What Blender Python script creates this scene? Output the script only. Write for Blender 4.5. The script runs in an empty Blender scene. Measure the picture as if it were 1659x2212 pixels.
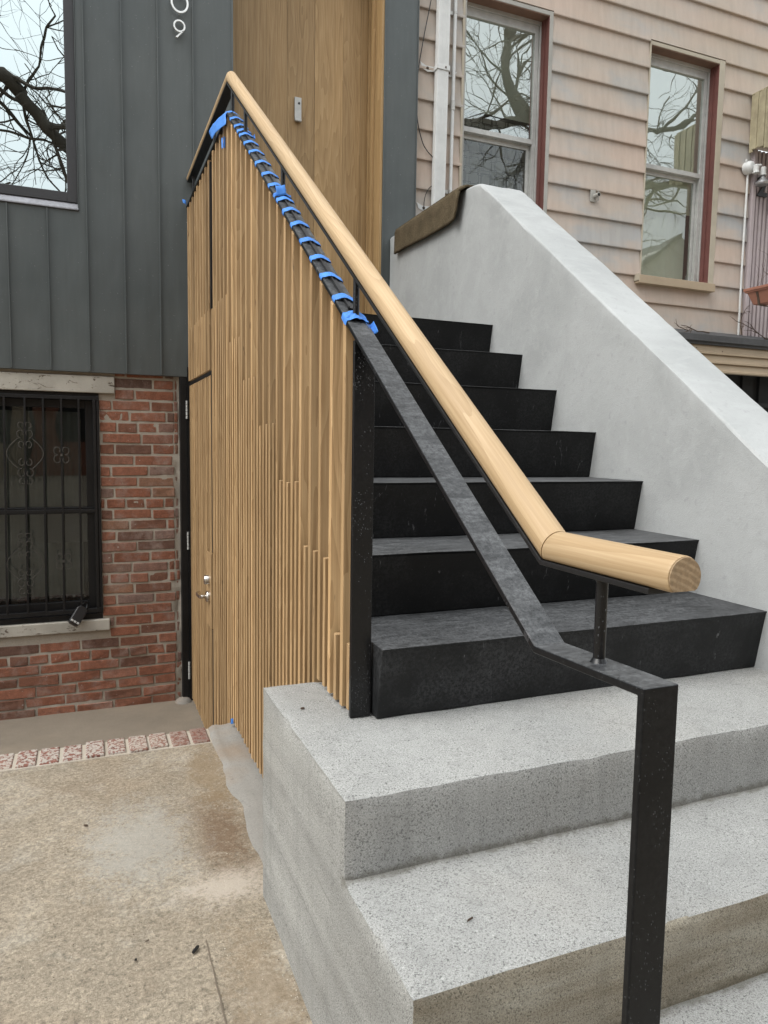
import bpy, bmesh, math, random
from mathutils import Vector, Matrix, noise
R = math.radians
scn = bpy.context.scene
col = scn.collection
random.seed(7)

# ------------------------------------------------------------ camera
cd = bpy.data.cameras.new("camera"); cam = bpy.data.objects.new("camera", cd); col.objects.link(cam)
cr = Vector((0.92516936, -0.37922668, 0.01577307)); cu = Vector((0.02074145, 0.0920086, 0.99554217)); cf = Vector((0.37898741, 0.92071795, -0.09298925))
M = Matrix((cr, cu, -cf)).transposed().to_4x4(); M.translation = Vector((-0.57656, -1.53064, 0.65836))
cam.matrix_world = M
cd.sensor_fit = 'HORIZONTAL'; cd.sensor_width = 36; cd.lens = 36*1567.55/1659; cd.clip_start = 0.02; cd.clip_end = 500
scn.camera = cam

# ------------------------------------------------------------ world, sun, exposure
SUN_EL, SUN_AZ = 53, 263
w = bpy.data.worlds.new("World"); scn.world = w; w.use_nodes = True
nt = w.node_tree; nt.nodes.clear()
out = nt.nodes.new('ShaderNodeOutputWorld'); bg = nt.nodes.new('ShaderNodeBackground'); sky = nt.nodes.new('ShaderNodeTexSky')
sky.sky_type = 'NISHITA'; sky.sun_disc = False; sky.sun_elevation = R(SUN_EL); sky.sun_rotation = R(SUN_AZ); sky.air_density = 1.0; sky.dust_density = 4.0
hs = nt.nodes.new('ShaderNodeHueSaturation'); hs.inputs['Saturation'].default_value = 0.22
mxw = nt.nodes.new('ShaderNodeMix'); mxw.data_type = 'RGBA'; mxw.inputs[0].default_value = 0.62; mxw.inputs[7].default_value = (8.6, 9.1, 9.4, 1)
nt.links.new(sky.outputs[0], hs.inputs['Color']); nt.links.new(hs.outputs[0], mxw.inputs[6])
gco = nt.nodes.new('ShaderNodeTexCoord'); gse = nt.nodes.new('ShaderNodeSeparateXYZ'); nt.links.new(gco.outputs['Generated'], gse.inputs[0])
gmr = nt.nodes.new('ShaderNodeMapRange'); nt.links.new(gse.outputs[2], gmr.inputs[0]); gmr.inputs[1].default_value = 0; gmr.inputs[2].default_value = 1; gmr.inputs[3].default_value = .62; gmr.inputs[4].default_value = 1.55
gmu = nt.nodes.new('ShaderNodeMix'); gmu.data_type = 'RGBA'; gmu.blend_type = 'MULTIPLY'; gmu.inputs[0].default_value = 1; nt.links.new(mxw.outputs[2], gmu.inputs[6]); nt.links.new(gmr.outputs[0], gmu.inputs[7])   # overcast sky: zenith brighter than horizon
nt.links.new(gmu.outputs[2], bg.inputs[0]); bg.inputs[1].default_value = 0.1; nt.links.new(bg.outputs[0], out.inputs[0])
sd = bpy.data.lights.new("sun", 'SUN'); sun = bpy.data.objects.new("sun", sd); col.objects.link(sun)
sd.energy = 1.1; sd.angle = R(38); sd.color = (1.0, 0.97, 0.92)
az = R(SUN_AZ); el = R(SUN_EL)
dv = Vector((math.sin(az)*math.cos(el), math.cos(az)*math.cos(el), math.sin(el)))
sun.rotation_euler = dv.to_track_quat('Z', 'Y').to_euler()
scn.view_settings.view_transform = 'Standard'; scn.view_settings.look = 'None'
scn.view_settings.exposure = 1.12; scn.view_settings.gamma = 1.0; scn.view_settings.use_curve_mapping = False
scn.render.engine = 'CYCLES'

# ------------------------------------------------------------ material helpers
class N:
    def __init__(s, name):
        s.m = bpy.data.materials.new(name); s.m.use_nodes = True; s.t = s.m.node_tree; s.t.nodes.clear()
        s.o = s.t.nodes.new('ShaderNodeOutputMaterial'); s.b = s.t.nodes.new('ShaderNodeBsdfPrincipled')
        s.t.links.new(s.b.outputs[0], s.o.inputs[0])
    def n(s, ty, **k):
        x = s.t.nodes.new(ty)
        for a, b in k.items(): setattr(x, a, b)
        return x
    def l(s, a, b): s.t.links.new(a, b)
    def set(s, sock, v):
        if hasattr(v, 'is_output'): s.l(v, sock)
        else: sock.default_value = v
    def obj(s): return s.n('ShaderNodeTexCoord').outputs['Object']
    def attr(s, nm): return s.n('ShaderNodeAttribute', attribute_name=nm)
    def mp(s, vec, scale=(1,1,1), loc=(0,0,0), rot=(0,0,0)):
        x = s.n('ShaderNodeMapping'); s.l(vec, x.inputs[0]); x.inputs[3].default_value = scale; x.inputs[1].default_value = loc; x.inputs[2].default_value = rot; return x.outputs[0]
    def noise(s, vec, scale, detail=4, rough=.55, dist=0):
        x = s.n('ShaderNodeTexNoise'); s.l(vec, x.inputs['Vector']); x.inputs['Scale'].default_value = scale; x.inputs['Detail'].default_value = detail
        x.inputs['Roughness'].default_value = rough; x.inputs['Distortion'].default_value = dist; return x.outputs[0]
    def vor(s, vec, scale, feat='F1', out=0, rnd=1):
        x = s.n('ShaderNodeTexVoronoi', feature=feat); s.l(vec, x.inputs['Vector']); x.inputs['Scale'].default_value = scale; x.inputs['Randomness'].default_value = rnd; return x.outputs[out]
    def ramp(s, f, pts):
        x = s.n('ShaderNodeValToRGB'); s.l(f, x.inputs[0]); e = x.color_ramp.elements
        while len(e) < len(pts): e.new(.5)
        for i, (p, c) in enumerate(pts):
            e[i].position = p; e[i].color = (c, c, c, 1) if isinstance(c, (int, float)) else (*c, 1)
        return x.outputs[0]
    def mix(s, f, a, b, mode='MIX'):
        x = s.n('ShaderNodeMix', data_type='RGBA', blend_type=mode); s.set(x.inputs[0], f)
        for i, v in ((6, a), (7, b)):
            if isinstance(v, tuple) and len(v) == 3: v = (*v, 1)
            s.set(x.inputs[i], v)
        return x.outputs[2]
    def math(s, op, a, b=0, c=0):
        x = s.n('ShaderNodeMath', operation=op); s.set(x.inputs[0], a); s.set(x.inputs[1], b); s.set(x.inputs[2], c); return x.outputs[0]
    def bump(s, h, strength=.3, dist=.002, nrm=None):
        x = s.n('ShaderNodeBump'); s.l(h, x.inputs['Height']); x.inputs['Strength'].default_value = strength; x.inputs['Distance'].default_value = dist
        if nrm is not None: s.l(nrm, x.inputs['Normal'])
        return x.outputs[0]
    def fin(s, colr=None, rough=None, nrm=None, metal=0, spec=None):
        if colr is not None: s.set(s.b.inputs['Base Color'], (*colr, 1) if isinstance(colr, tuple) and len(colr) == 3 else colr)
        if rough is not None: s.set(s.b.inputs['Roughness'], rough)
        if nrm is not None: s.l(nrm, s.b.inputs['Normal'])
        s.b.inputs['Metallic'].default_value = metal
        if spec is not None: s.set(s.b.inputs['Specular IOR Level'], spec)
        return s.m

def simple(name, c, rough=.5, metal=0, spec=.5, var=.12, scale=40, bump=0.0):
    k = N(name); v = k.obj()
    n = k.noise(v, scale, 5, .6); n2 = k.noise(v, scale*.12, 3)
    f = k.ramp(k.math('MULTIPLY', k.math('ADD', n, n2), .5), [(.3, 1-var), (.7, 1+var)])
    cc = k.mix(1.0, c, f, 'MULTIPLY')
    return k.fin(cc, rough, k.bump(n, bump, .002) if bump else None, metal, spec)

def wood(name, c_dark, c_mid, c_light, rough=.55, spots=True, fine=1.0, tintamt=1.0):
    k = N(name); g = k.attr('gc').outputs['Vector']; t = k.attr('tint').outputs['Fac']
    # broad figure: rings distorted along the grain
    warp = k.noise(k.mp(g, (6, 6, .9)), 1.0, 3, .5)
    wv = k.n('ShaderNodeVectorMath', operation='ADD'); k.l(k.mp(g, (14, 14, .55)), wv.inputs[0])
    cmb = k.n('ShaderNodeCombineXYZ'); k.l(k.math('MULTIPLY', warp, 3.2), cmb.inputs[0]); k.l(k.math('MULTIPLY', warp, 2.0), cmb.inputs[1]); k.l(cmb.outputs[0], wv.inputs[1])
    ring = k.n('ShaderNodeTexWave', wave_type='RINGS', rings_direction='Z', wave_profile='SAW'); k.l(wv.outputs[0], ring.inputs[0])
    ring.inputs['Scale'].default_value = 1.4; ring.inputs['Distortion'].default_value = 1.5; ring.inputs['Detail'].default_value = 2
    fib = k.noise(k.mp(g, (260*fine, 260*fine, 5)), 1, 4, .65)
    fib2 = k.noise(k.mp(g, (90*fine, 90*fine, 2.2)), 1, 3, .6)
    mott = k.noise(k.mp(g, (9, 9, 1.6)), 1, 3, .5)
    f = k.math('ADD', k.math('MULTIPLY', ring.outputs['Fac'], .16), k.math('ADD', k.math('MULTIPLY', fib, .50), k.math('MULTIPLY', fib2, .34)))
    c = k.ramp(f, [(.33, c_dark), (.5, c_mid), (.66, c_light)])
    c = k.mix(1.0, c, k.ramp(mott, [(.3, .90), (.7, 1.08)]), 'MULTIPLY')
    tt = k.mix(t, (1-.30*tintamt,)*3, (1+.20*tintamt,)*3); c = k.mix(1.0, c, tt, 'MULTIPLY')
    if spots:
        sp = k.noise(k.mp(g, (60, 60, 10), (3, 1, 7)), 1, 2, .5)
        c = k.mix(k.ramp(sp, [(.71, 0), (.76, .55)]), c, (.035, .022, .013))
    return k.fin(c, k.ramp(fib, [(.3, rough+.1), (.7, rough-.08)]), k.bump(k.math('ADD', fib, fib2), .25, .0012), 0, .35)

def concrete(name, base, agg_dark=.5, agg=.5, stain=(.32, .26, .19), stain_amt=.25, scale=1.0, streak=0.0, rough=.9, bumps=.5, topwhite=0.0, spots_=False, riser=None, joints=False, boards=False):
    k = N(name); v = k.obj()
    d1 = k.noise(v, 190*scale, 3, .7); d2 = k.noise(v, 620*scale, 2, .6); cl = k.noise(v, 2.1, 5, .55); cl2 = k.noise(v, 11, 4, .6)
    c = k.mix(k.ramp(cl, [(.3, 0), (.7, 1)]), tuple(x*.84 for x in base), tuple(min(1, x*1.10) for x in base))
    c = k.mix(k.ramp(k.noise(k.mp(v, (1, 1, 1), (5, 5, 5)), 300*scale, 3, .7), [(.52, 0), (.64, .7*agg)]), c, tuple(min(1, x*1.45) for x in base)); c = k.mix(k.ramp(cl2, [(.35, .0), (.75, .5)]), c, tuple(min(1, x*1.22) for x in base))
    c = k.mix(k.ramp(d1, [(.35, agg*.9), (.475, 0)]), c, tuple(x*agg_dark for x in base))
    c = k.mix(k.ramp(d2, [(.34, .8*agg), (.50, 0)]), c, tuple(x*agg_dark*.7 for x in base))
    vr = k.n('ShaderNodeTexVoronoi', feature='F1'); k.l(v, vr.inputs['Vector']); vr.inputs['Scale'].default_value = 105*scale
    pick = k.math('GREATER_THAN', k.n('ShaderNodeSeparateColor').outputs[0], .5)
    sc = k.n('ShaderNodeSeparateColor'); k.l(vr.outputs['Color'], sc.inputs[0])
    m = k.math('MULTIPLY', k.math('GREATER_THAN', sc.outputs[0], .80), k.math('LESS_THAN', vr.outputs['Distance'], k.math('MULTIPLY', sc.outputs[1], .42)))
    c = k.mix(k.math('MULTIPLY', m, agg), c, k.mix(sc.outputs[2], tuple(x*.35 for x in base), tuple(min(1, x*1.15) for x in base)))
    st = k.noise(k.mp(v, (1, 1, 1), (4, 2, 9)), 1.7, 6, .6)
    c = k.mix(k.ramp(st, [(.5, 0), (.72, stain_amt)]), c, stain)
    if streak:
        sk = k.noise(k.mp(v, (26, 26, 1.6)), 1, 4, .6)
        c = k.mix(k.ramp(sk, [(.5, 0), (.72, streak)]), c, tuple(x*.5 for x in base))
    if spots_:   # worn pale scale, and rust and lime stains where they lie on this pavement
        big = k.noise(k.mp(v, (1, 1, 1), (7, 3, 0)), 3.3, 8, .68, .4); c = k.mix(k.ramp(big, [(.50, 0), (.66, .38)]), c, (.38, .36, .31)); cr2 = k.noise(k.mp(v, (1, 1, 1), (3, 9, 0)), 26, 7, .75, .8); c = k.mix(1.0, c, k.ramp(cr2, [(.35, .84), (.5, 1), (.66, 1.15)]), 'MULTIPLY'); dk = k.noise(k.mp(v, (1, 1, 1), (1, 8, 0)), 5.5, 7, .65, .3); c = k.mix(k.ramp(dk, [(.55, 0), (.72, .5)]), c, (.15, .115, .08))
        grit = k.noise(v, 75, 6, .8); c = k.mix(1.0, c, k.ramp(grit, [(.32, .55), (.5, 1), (.68, 1.45)]), 'MULTIPLY')
        for (px, py, rx, ry, cc, am) in ((-.20, .72, .11, .30, (.125, .078, .045), .75), (-.17, 1.15, .09, .35, (.20, .145, .085), .6), (-.22, -.02, .10, .35, (.20, .145, .09), .5), (-.24, .42, .16, .10, (.42, .37, .31), .75), (-.45, .75, .2, .30, (.31, .30, .27), .6)):
            ds = k.n('ShaderNodeVectorMath', operation='LENGTH'); k.l(k.mp(v, (1/rx, 1/ry, 0), (-px/rx, -py/ry, 0)), ds.inputs[0])
            e = k.math('ADD', ds.outputs['Value'], k.math('ADD', k.math('MULTIPLY', k.math('SUBTRACT', k.noise(v, 12, 8, .75), .5), 2.6), k.math('MULTIPLY', k.math('SUBTRACT', k.noise(v, 85, 4, .8), .5), 2.4))); c = k.mix(k.ramp(e, [(.35, am), (1.0, 0)]), c, cc)
    if boards:   # faint horizontal marks of the form boards on the cheek faces
        bn = k.n('ShaderNodeSeparateXYZ'); k.l(k.n('ShaderNodeNewGeometry').outputs['Normal'], bn.inputs[0]); bz = k.n('ShaderNodeSeparateXYZ'); k.l(v, bz.inputs[0])
        ln = k.math('FRACT', k.math('DIVIDE', k.math('ADD', bz.outputs[2], k.math('MULTIPLY', k.noise(v, 6, 3), .012)), .118)); edge = k.ramp(ln, [(.0, .55), (.035, 0), (.97, 0), (1, .4)]); band = k.noise(k.mp(v, (.6, .9, 8.5)), 1.5, 5, .6)
        onx = k.math('LESS_THAN', bn.outputs[0], -.6); c = k.mix(k.math('MULTIPLY', onx, .9), c, k.mix(1.0, c, k.ramp(band, [(.32, (.78, .77, .75)), (.68, (1.08, 1.07, 1.04))]), 'MULTIPLY')); c = k.mix(k.math('MULTIPLY', onx, k.math('MULTIPLY', edge, k.ramp(k.noise(v, 9, 4), [(.42, .1), (.6, 1)]))), c, (.13, .125, .115))
        pit = k.vor(v, 46); c = k.mix(k.math('MULTIPLY', k.math('LESS_THAN', pit, .075), .75), c, (.07, .068, .062))
    if joints:   # dirt packed into the inner corners where a riser meets the tread below
        sz = k.n('ShaderNodeSeparateXYZ'); k.l(v, sz.inputs[0]); wob = k.math('MULTIPLY', k.math('SUBTRACT', k.noise(v, 34, 5, .7), .42), .05)
        tot = None
        for (zz, yy) in ((-.157, -.316), (-.318, -.627)):
            dz = k.math('ABSOLUTE', k.math('SUBTRACT', sz.outputs[2], zz)); dy = k.math('ABSOLUTE', k.math('SUBTRACT', sz.outputs[1], yy)); e = k.ramp(k.math('SUBTRACT', k.math('ADD', dz, dy), wob), [(.0, .6), (.013, 0)]); tot = e if tot is None else k.math('MAXIMUM', tot, e)
        c = k.mix(k.math('MINIMUM', tot, 1), c, (.105, .095, .075))
    if riser:    # mud splashed on the upright face only
        gn = k.n('ShaderNodeSeparateXYZ'); k.l(k.n('ShaderNodeNewGeometry').outputs['Normal'], gn.inputs[0]); rz_ = k.n('ShaderNodeSeparateXYZ'); k.l(v, rz_.inputs[0])
        c = k.mix(k.math('MULTIPLY', k.math('MULTIPLY', k.math('LESS_THAN', gn.outputs[1], -.6), k.math('LESS_THAN', rz_.outputs[2], -.160)), .92), c, k.mix(1.0, c, k.ramp(k.noise(k.mp(v, (1.3, 1, 9)), 2.4, 7, .65), [(.32, (.66, .55, .40)), (.50, (.90, .80, .64)), (.66, (1.12, 1.04, .88))]), 'MULTIPLY'))
    h = k.math('ADD', k.math('MULTIPLY', d1, 1.0), k.math('MULTIPLY', d2, .5))
    return k.fin(c, rough, k.bump(h, bumps, .002), 0, .25)

def black_paint(name, base=(.011, .012, .013), dust=.4, dustc=(.17, .17, .175), droplets=0.0, rough=.42, scratch=.3, spec=.5, updust_sheen=0.0):
    k = N(name); v = k.obj()
    n1 = k.noise(v, 5, 6, .65); n2 = k.noise(k.mp(v, (1, 1, 1), (0, 0, 3)), 120, 6, .8); n3 = k.noise(k.mp(v, (30, 8, 8), (1, 2, 3), (0, .2, .5)), 1, 6, .7, 1.5)
    f = k.math('MULTIPLY', k.ramp(n1, [(.40, .10), (.62, 1)]), k.ramp(n2, [(.42, .05), (.60, 1)]))
    f = k.math('MULTIPLY', f, dust)
    if updust_sheen:  # grey on up-facing sides: dust on the treads, painted sky sheen on the bar
        gz = k.n('ShaderNodeSeparateXYZ'); k.l(k.n('ShaderNodeNewGeometry').outputs['Normal'], gz.inputs[0])
        f = k.math('ADD', f, k.math('MULTIPLY', k.ramp(gz.outputs[2], [(.5, 0), (.8, updust_sheen)]), k.math('MULTIPLY', k.ramp(k.noise(k.mp(v, (3, 14, 3)), 4, 8, .75), [(.35, .25), (.65, 1)]), k.ramp(n2, [(.38, .35), (.62, 1.0)]))))
    c = k.mix(f, base, dustc)
    c = k.mix(k.ramp(n3, [(.65, 0), (.68, scratch)]), c, (.16, .16, .165))
    fl = k.noise(v, 330, 2, .5); c = k.mix(k.ramp(fl, [(.72, 0), (.76, .25)]), c, (.25, .25, .25))
    bh = n2
    if droplets:
        dr = k.n('ShaderNodeTexVoronoi', feature='F1'); k.l(k.mp(v, (1, 1, .6)), dr.inputs['Vector']); dr.inputs['Scale'].default_value = 300
        s2 = k.n('ShaderNodeSeparateColor'); k.l(dr.outputs['Color'], s2.inputs[0])
        big = k.ramp(k.noise(k.mp(v, (1, 1, .8)), 9, 4, .65), [(.44, .0), (.60, .85)])
        m = k.math('MULTIPLY', k.math('LESS_THAN', s2.outputs[0], big), k.math('LESS_THAN', dr.outputs['Distance'], k.math('ADD', .12, k.math('MULTIPLY', s2.outputs[1], .22))))
        c = k.mix(k.math('MULTIPLY', m, droplets), c, (.10, .105, .11))
        dome = k.math('MULTIPLY', m, k.math('SUBTRACT', .5, dr.outputs['Distance']))
        return k.fin(c, k.mix(m, (rough,)*3, (.12,)*3), k.bump(dome, .8, .003), 0, spec)
    return k.fin(c, k.math('ADD', rough, k.math('MULTIPLY', f, .5)), k.bump(bh, .15, .001), 0, spec)

def glass(name, refl=.4, tint=(.9, .93, .92), rc=(.93, .97, .97)):
    k = N(name); k.t.nodes.remove(k.b)
    tr = k.n('ShaderNodeBsdfTransparent'); tr.inputs[0].default_value = (*tint, 1)
    gl = k.n('ShaderNodeBsdfGlossy'); gl.inputs['Roughness'].default_value = 0.0; gl.inputs[0].default_value = (*rc, 1)
    lw = k.n('ShaderNodeLayerWeight'); lw.inputs[0].default_value = .35
    v = k.obj(); nb = k.bump(k.noise(v, 1.6, 2, .5), .25, .012); k.l(nb, gl.inputs['Normal'])
    f = k.math('ADD', refl, k.math('MULTIPLY', lw.outputs['Fresnel'], 1-refl)); x = k.n('ShaderNodeMixShader'); k.l(k.math('MINIMUM', f, 1.0), x.inputs[0]); k.l(tr.outputs[0], x.inputs[1]); k.l(gl.outputs[0], x.inputs[2])
    k.l(x.outputs[0], k.o.inputs[0]); return k.m

MT = {}
MT['slat'] = wood('oak_slats', (.265, .16, .072), (.385, .248, .122), (.48, .325, .17))
MT['rail'] = wood('oak_handrail', (.315, .212, .110), (.39, .272, .150), (.45, .328, .192), rough=.5, spots=False, fine=1.0, tintamt=.4)
MT['panel'] = wood('oak_panelling', (.26, .165, .073), (.345, .225, .105), (.41, .28, .14), rough=.5, spots=False, fine=.6, tintamt=.8)
MT['stair'] = black_paint('black_membrane', base=(.0045, .0048, .005), dust=.07, dustc=(.24, .245, .25), updust_sheen=.62, scratch=.45, rough=.5, spec=.25)
MT['stairlow'] = black_paint('black_membrane_dusty', base=(.006, .0064, .0068), dust=.5, dustc=(.085, .087, .09), updust_sheen=1.0, scratch=.6, rough=.55, spec=.3)
MT['wet'] = black_paint('wet_black_steel', base=(.005, .005, .0055), dust=.04, droplets=.5, rough=.3, scratch=.1, spec=.35)
MT['bar'] = black_paint('dusty_black_steel_sky_sheen', base=(.004, .0044, .0052), dust=.05, dustc=(.15, .155, .16), droplets=.30, rough=.36, scratch=.3, updust_sheen=.95, spec=.22)  # top-face grey is speckled dust plus the sky's grazing reflection painted in
MT['steel'] = black_paint('black_steel', base=(.006, .006, .0065), dust=.05, rough=.4, scratch=.12, spec=.35)
MT['conc'] = concrete('cast_concrete', (.345, .345, .33), .30, 1.0, stain_amt=.12, streak=.30, bumps=1.0, joints=True, scale=1.45, boards=True)
MT['concb'] = concrete('stained_concrete', (.26, .235, .195), .42, .7, stain=(.13, .09, .05), stain_amt=.85, streak=.4, bumps=.9)
MT['conc2'] = concrete('cast_concrete_muddy_riser', (.345, .345, .33), .30, 1.0, stain_amt=.12, streak=.30, bumps=1.0, joints=True, scale=1.45, boards=True, riser=True)
MT['ground'] = concrete('old_pavement', (.262, .222, .168), .45, .75, stain=(.20, .135, .08), stain_amt=.35, scale=.9, bumps=.9, spots_=True)
MT['areafloor'] = concrete('areaway_concrete', (.19, .16, .125), .7, .4, stain_amt=.4)
MT['patch'] = concrete('cement_patch', (.235, .225, .205), .6, .35, stain=(.22, .14, .075), stain_amt=.8, scale=.6)
MT['digit'] = simple('brushed_steel_digit', (.72, .72, .70), .35, .6)
MT['chrome'] = simple('satin_nickel', (.62, .58, .53), .25, 1.0)
MT['tape'] = simple('blue_masking_tape', (.065, .23, .66), .6, 0, .3, .22, 70, .8)
MT['alu'] = simple('dull_aluminium', (.45, .45, .43), .5, .3, var=.22, scale=20)
MT['galv'] = simple('mottled_galvanised_steel', (.27, .27, .29), .5, .3, var=.35, scale=60)
MT['white'] = simple('weathered_white_paint', (.60, .61, .60), .55, var=.14, scale=14)
MT['black'] = simple('black_plastic', (.012, .012, .013), .4)
MT['frame'] = simple('dark_window_frame', (.033, .033, .035), .42, var=.08)
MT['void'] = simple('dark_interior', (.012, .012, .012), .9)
MT['red'] = simple('dark_red_paint', (.125, .045, .037), .6, var=.25, scale=12)
MT['brown'] = simple('brown_trim', (.16, .09, .06), .7, var=.3, scale=10)
MT['terracotta'] = simple('terracotta_plastic', (.27, .12, .08), .55, var=.25, scale=12)
MT['twig'] = simple('dry_twig', (.075, .05, .035), .9)
MT['roofing'] = simple('dark_roofing', (.055, .056, .058), .7, var=.3, scale=30, bump=.3)
MT['glass_dark'] = glass('mirror_like_glass', .66, (.35, .38, .38), (.86, .95, .94))
MT['glass_mid'] = glass('screened_glass', .05, (.55, .58, .56)); MT['glass_old'] = glass('old_window_glass', .36, (.80, .84, .82), (.86, .92, .90))
MT['glass_w2'] = glass('green_tinted_glass', .16, (.82, .86, .80)); MT['glass_low'] = glass('grimy_glass', .012, (.75, .78, .76))

def m_zinc():
    k = N('zinc_cladding'); v = k.obj(); t = k.attr('tint').outputs['Fac']
    n = k.noise(v, 1.6, 5, .55); n2 = k.noise(k.mp(v, (40, 40, 3)), 1, 4, .6); sp = k.noise(v, 120, 1, .4)
    c = k.mix(k.ramp(n, [(.3, 0), (.7, 1)]), (.071, .082, .082), (.090, .100, .098))
    c = k.mix(1.0, c, k.ramp(n2, [(.3, .95), (.7, 1.05)]), 'MULTIPLY'); c = k.mix(1.0, c, k.mix(t, (.93,)*3, (1.07,)*3), 'MULTIPLY')
    c = k.mix(k.ramp(sp, [(.76, 0), (.79, .5)]), c, (.3, .3, .3))
    sm = k.noise(k.mp(v, (1, 1, 1), (2, 5, 1)), 6, 5, .6); c = k.mix(k.ramp(sm, [(.68, 0), (.8, .25)]), c, (.16, .17, .17))
    return k.fin(c, k.ramp(n, [(.3, .42), (.7, .55)]), k.bump(k.noise(k.mp(v, (3, 3, 1.2)), 1, 3), .6, .03), .15, .5)
MT['zinc'] = m_zinc()
def m_brick():
    k = N('old_red_brick'); v = k.obj(); t = k.attr('tint').outputs['Fac']
    c = k.ramp(t, [(0, (.11, .075, .062)), (.2, (.185, .088, .058)), (.45, (.25, .102, .062)), (.7, (.275, .122, .078)), (.88, (.21, .14, .115)), (1, (.27, .135, .075))])
    n = k.noise(v, 28, 6, .65); n2 = k.noise(v, 150, 4, .7)
    c = k.mix(1.0, c, k.ramp(n, [(.25, .66), (.75, 1.3)]), 'MULTIPLY'); c = k.mix(1.0, c, k.ramp(n2, [(.3, .75), (.7, 1.2)]), 'MULTIPLY')
    c = k.mix(k.ramp(k.noise(k.mp(v, (1, 1, 1), (3, 3, 3)), 9, 6, .7), [(.52, 0), (.70, .55)]), c, (.34, .27, .235))
    c = k.mix(k.ramp(k.noise(v, 60, 2, .5), [(.72, 0), (.75, .7)]), c, (.5, .48, .45))
    return k.fin(c, .88, k.bump(k.math('ADD', n, n2), .7, .006), 0, .2)
MT['brick'] = m_brick()
def m_curbbrick():
    k = N('whitewashed_brick'); v = k.obj(); t = k.attr('tint').outputs['Fac']
    c = k.mix(t, (.145, .066, .048), (.17, .075, .058)); c = k.mix(1.0, c, k.ramp(k.noise(v, 45, 5, .7), [(.3, .6), (.7, 1.35)]), 'MULTIPLY'); n = k.noise(v, 80, 5, .65); n2 = k.noise(v, 5, 2, .5)
    m = k.math('MULTIPLY', k.ramp(n, [(.46, 0), (.50, .95)]), k.mix(t, (.15,)*3, (.95,)*3))
    c = k.mix(m, c, (.36, .335, .295)); c = k.mix(k.ramp(n2, [(.45, 0), (.7, .3)]), c, (.33, .25, .19))
    return k.fin(c, .9, k.bump(n, .6, .004), 0, .2)
MT['curb'] = m_curbbrick()
MT['mortar'] = concrete('lime_mortar', (.37, .33, .275), .6, .3, stain_amt=.5, scale=.6, bumps=.8)
def m_plaster():
    k = N('grey_plaster'); v = k.obj()
    n = k.noise(v, 2.6, 6, .6, .6); n2 = k.noise(v, 260, 3, .6); n3 = k.noise(k.mp(v, (1, 4, 3)), 2.4, 7, .7, 1.5); n4 = k.noise(v, 34, 4, .6)
    c = k.mix(k.ramp(n, [(.36, 0), (.64, 1)]), (.305, .315, .312), (.365, .375, .372))
    c = k.mix(k.ramp(n3, [(.5, 0), (.64, .35)]), c, (.41, .42, .42)); c = k.mix(k.ramp(n4, [(.60, 0), (.72, .35)]), c, (.235, .24, .238)); c = k.mix(k.ramp(k.noise(v, 90, 4, .7), [(.55, 0), (.72, .3)]), c, (.25, .255, .25))
    return k.fin(c, .85, k.bump(k.math('ADD', n2, k.math('MULTIPLY', n4, .8)), .35, .003), 0, .25)
MT['plaster'] = m_plaster()
def m_siding():
    k = N('faded_pink_siding'); v = k.obj()
    n = k.noise(k.mp(v, (.8, .8, 2.0)), 1.5, 5, .6); n2 = k.noise(k.mp(v, (26, 26, 4)), 1, 4, .6); n3 = k.noise(v, 120, 3, .6); n4 = k.noise(k.mp(v, (1, 1, 1), (9, 1, 4)), .9, 4, .5)
    c = k.ramp(n, [(.34, (.37, .37, .365)), (.46, (.445, .385, .335)), (.62, (.475, .38, .315))])
    c = k.mix(k.ramp(n4, [(.5, 0), (.7, .55)]), c, (.40, .345, .275)); c = k.mix(1.0, c, k.ramp(n2, [(.3, .93), (.7, 1.05)]), 'MULTIPLY')
    c = k.mix(k.ramp(n3, [(.62, 0), (.75, .25)]), c, (.20, .16, .13))
    return k.fin(c, .75, k.bump(n3, .25, .002), 0, .3)
MT['siding'] = m_siding()
MT['trim'] = simple('cream_trim', (.40, .355, .275), .6, var=.16, scale=9)
MT['greytrim'] = simple('greyed_trim', (.33, .32, .29), .6, var=.2, scale=12)
MT['mauve'] = simple('mauve_ribbed_panel', (.40, .345, .35), .6, var=.12, scale=9)
MT['tan'] = simple('tan_fascia', (.36, .28, .19), .6, var=.12, scale=9)
MT['awning'] = simple('mossy_awning', (.33, .29, .19), .7, var=.4, scale=16)
def m_chip():
    k = N('flaking_white_paint'); v = k.obj()
    n = k.noise(k.mp(v, (1, 1, 2.6)), 8, 7, .75, 1.2); n2 = k.noise(v, 90, 4, .6)
    c = k.mix(k.ramp(k.noise(v, 4, 4), [(.3, 0), (.7, 1)]), (.28, .26, .22), (.50, .47, .41)); c = k.mix(k.ramp(n, [(.575, 0), (.60, 1)]), c, (.10, .075, .055))
    return k.fin(c, .75, k.bump(k.math('SUBTRACT', n2, k.math('MULTIPLY', k.ramp(n, [(.60, 0), (.63, 1)]), 2)), .5, .003), 0, .3)
MT['chip'] = m_chip()
def m_mat():
    k = N('coir_mat'); v = k.obj(); n = k.noise(v, 240, 4, .8); n2 = k.noise(v, 14, 3)
    c = k.mix(k.ramp(n, [(.35, 0), (.68, 1)]), (.045, .033, .02), (.17, .135, .085)); c = k.mix(1.0, c, k.ramp(n2, [(.3, .8), (.7, 1.2)]), 'MULTIPLY')
    return k.fin(c, .95, k.bump(n, 1.0, .006), 0, .1)
MT['mat'] = m_mat()
def m_bark():
    k = N('bark'); v = k.obj(); n = k.noise(k.mp(v, (1, 1, .4)), 9, 5, .7)
    return k.fin(k.mix(n, (.03, .026, .022), (.10, .085, .07)), .95, None, 0, .1)
MT['bark'] = m_bark()
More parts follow.
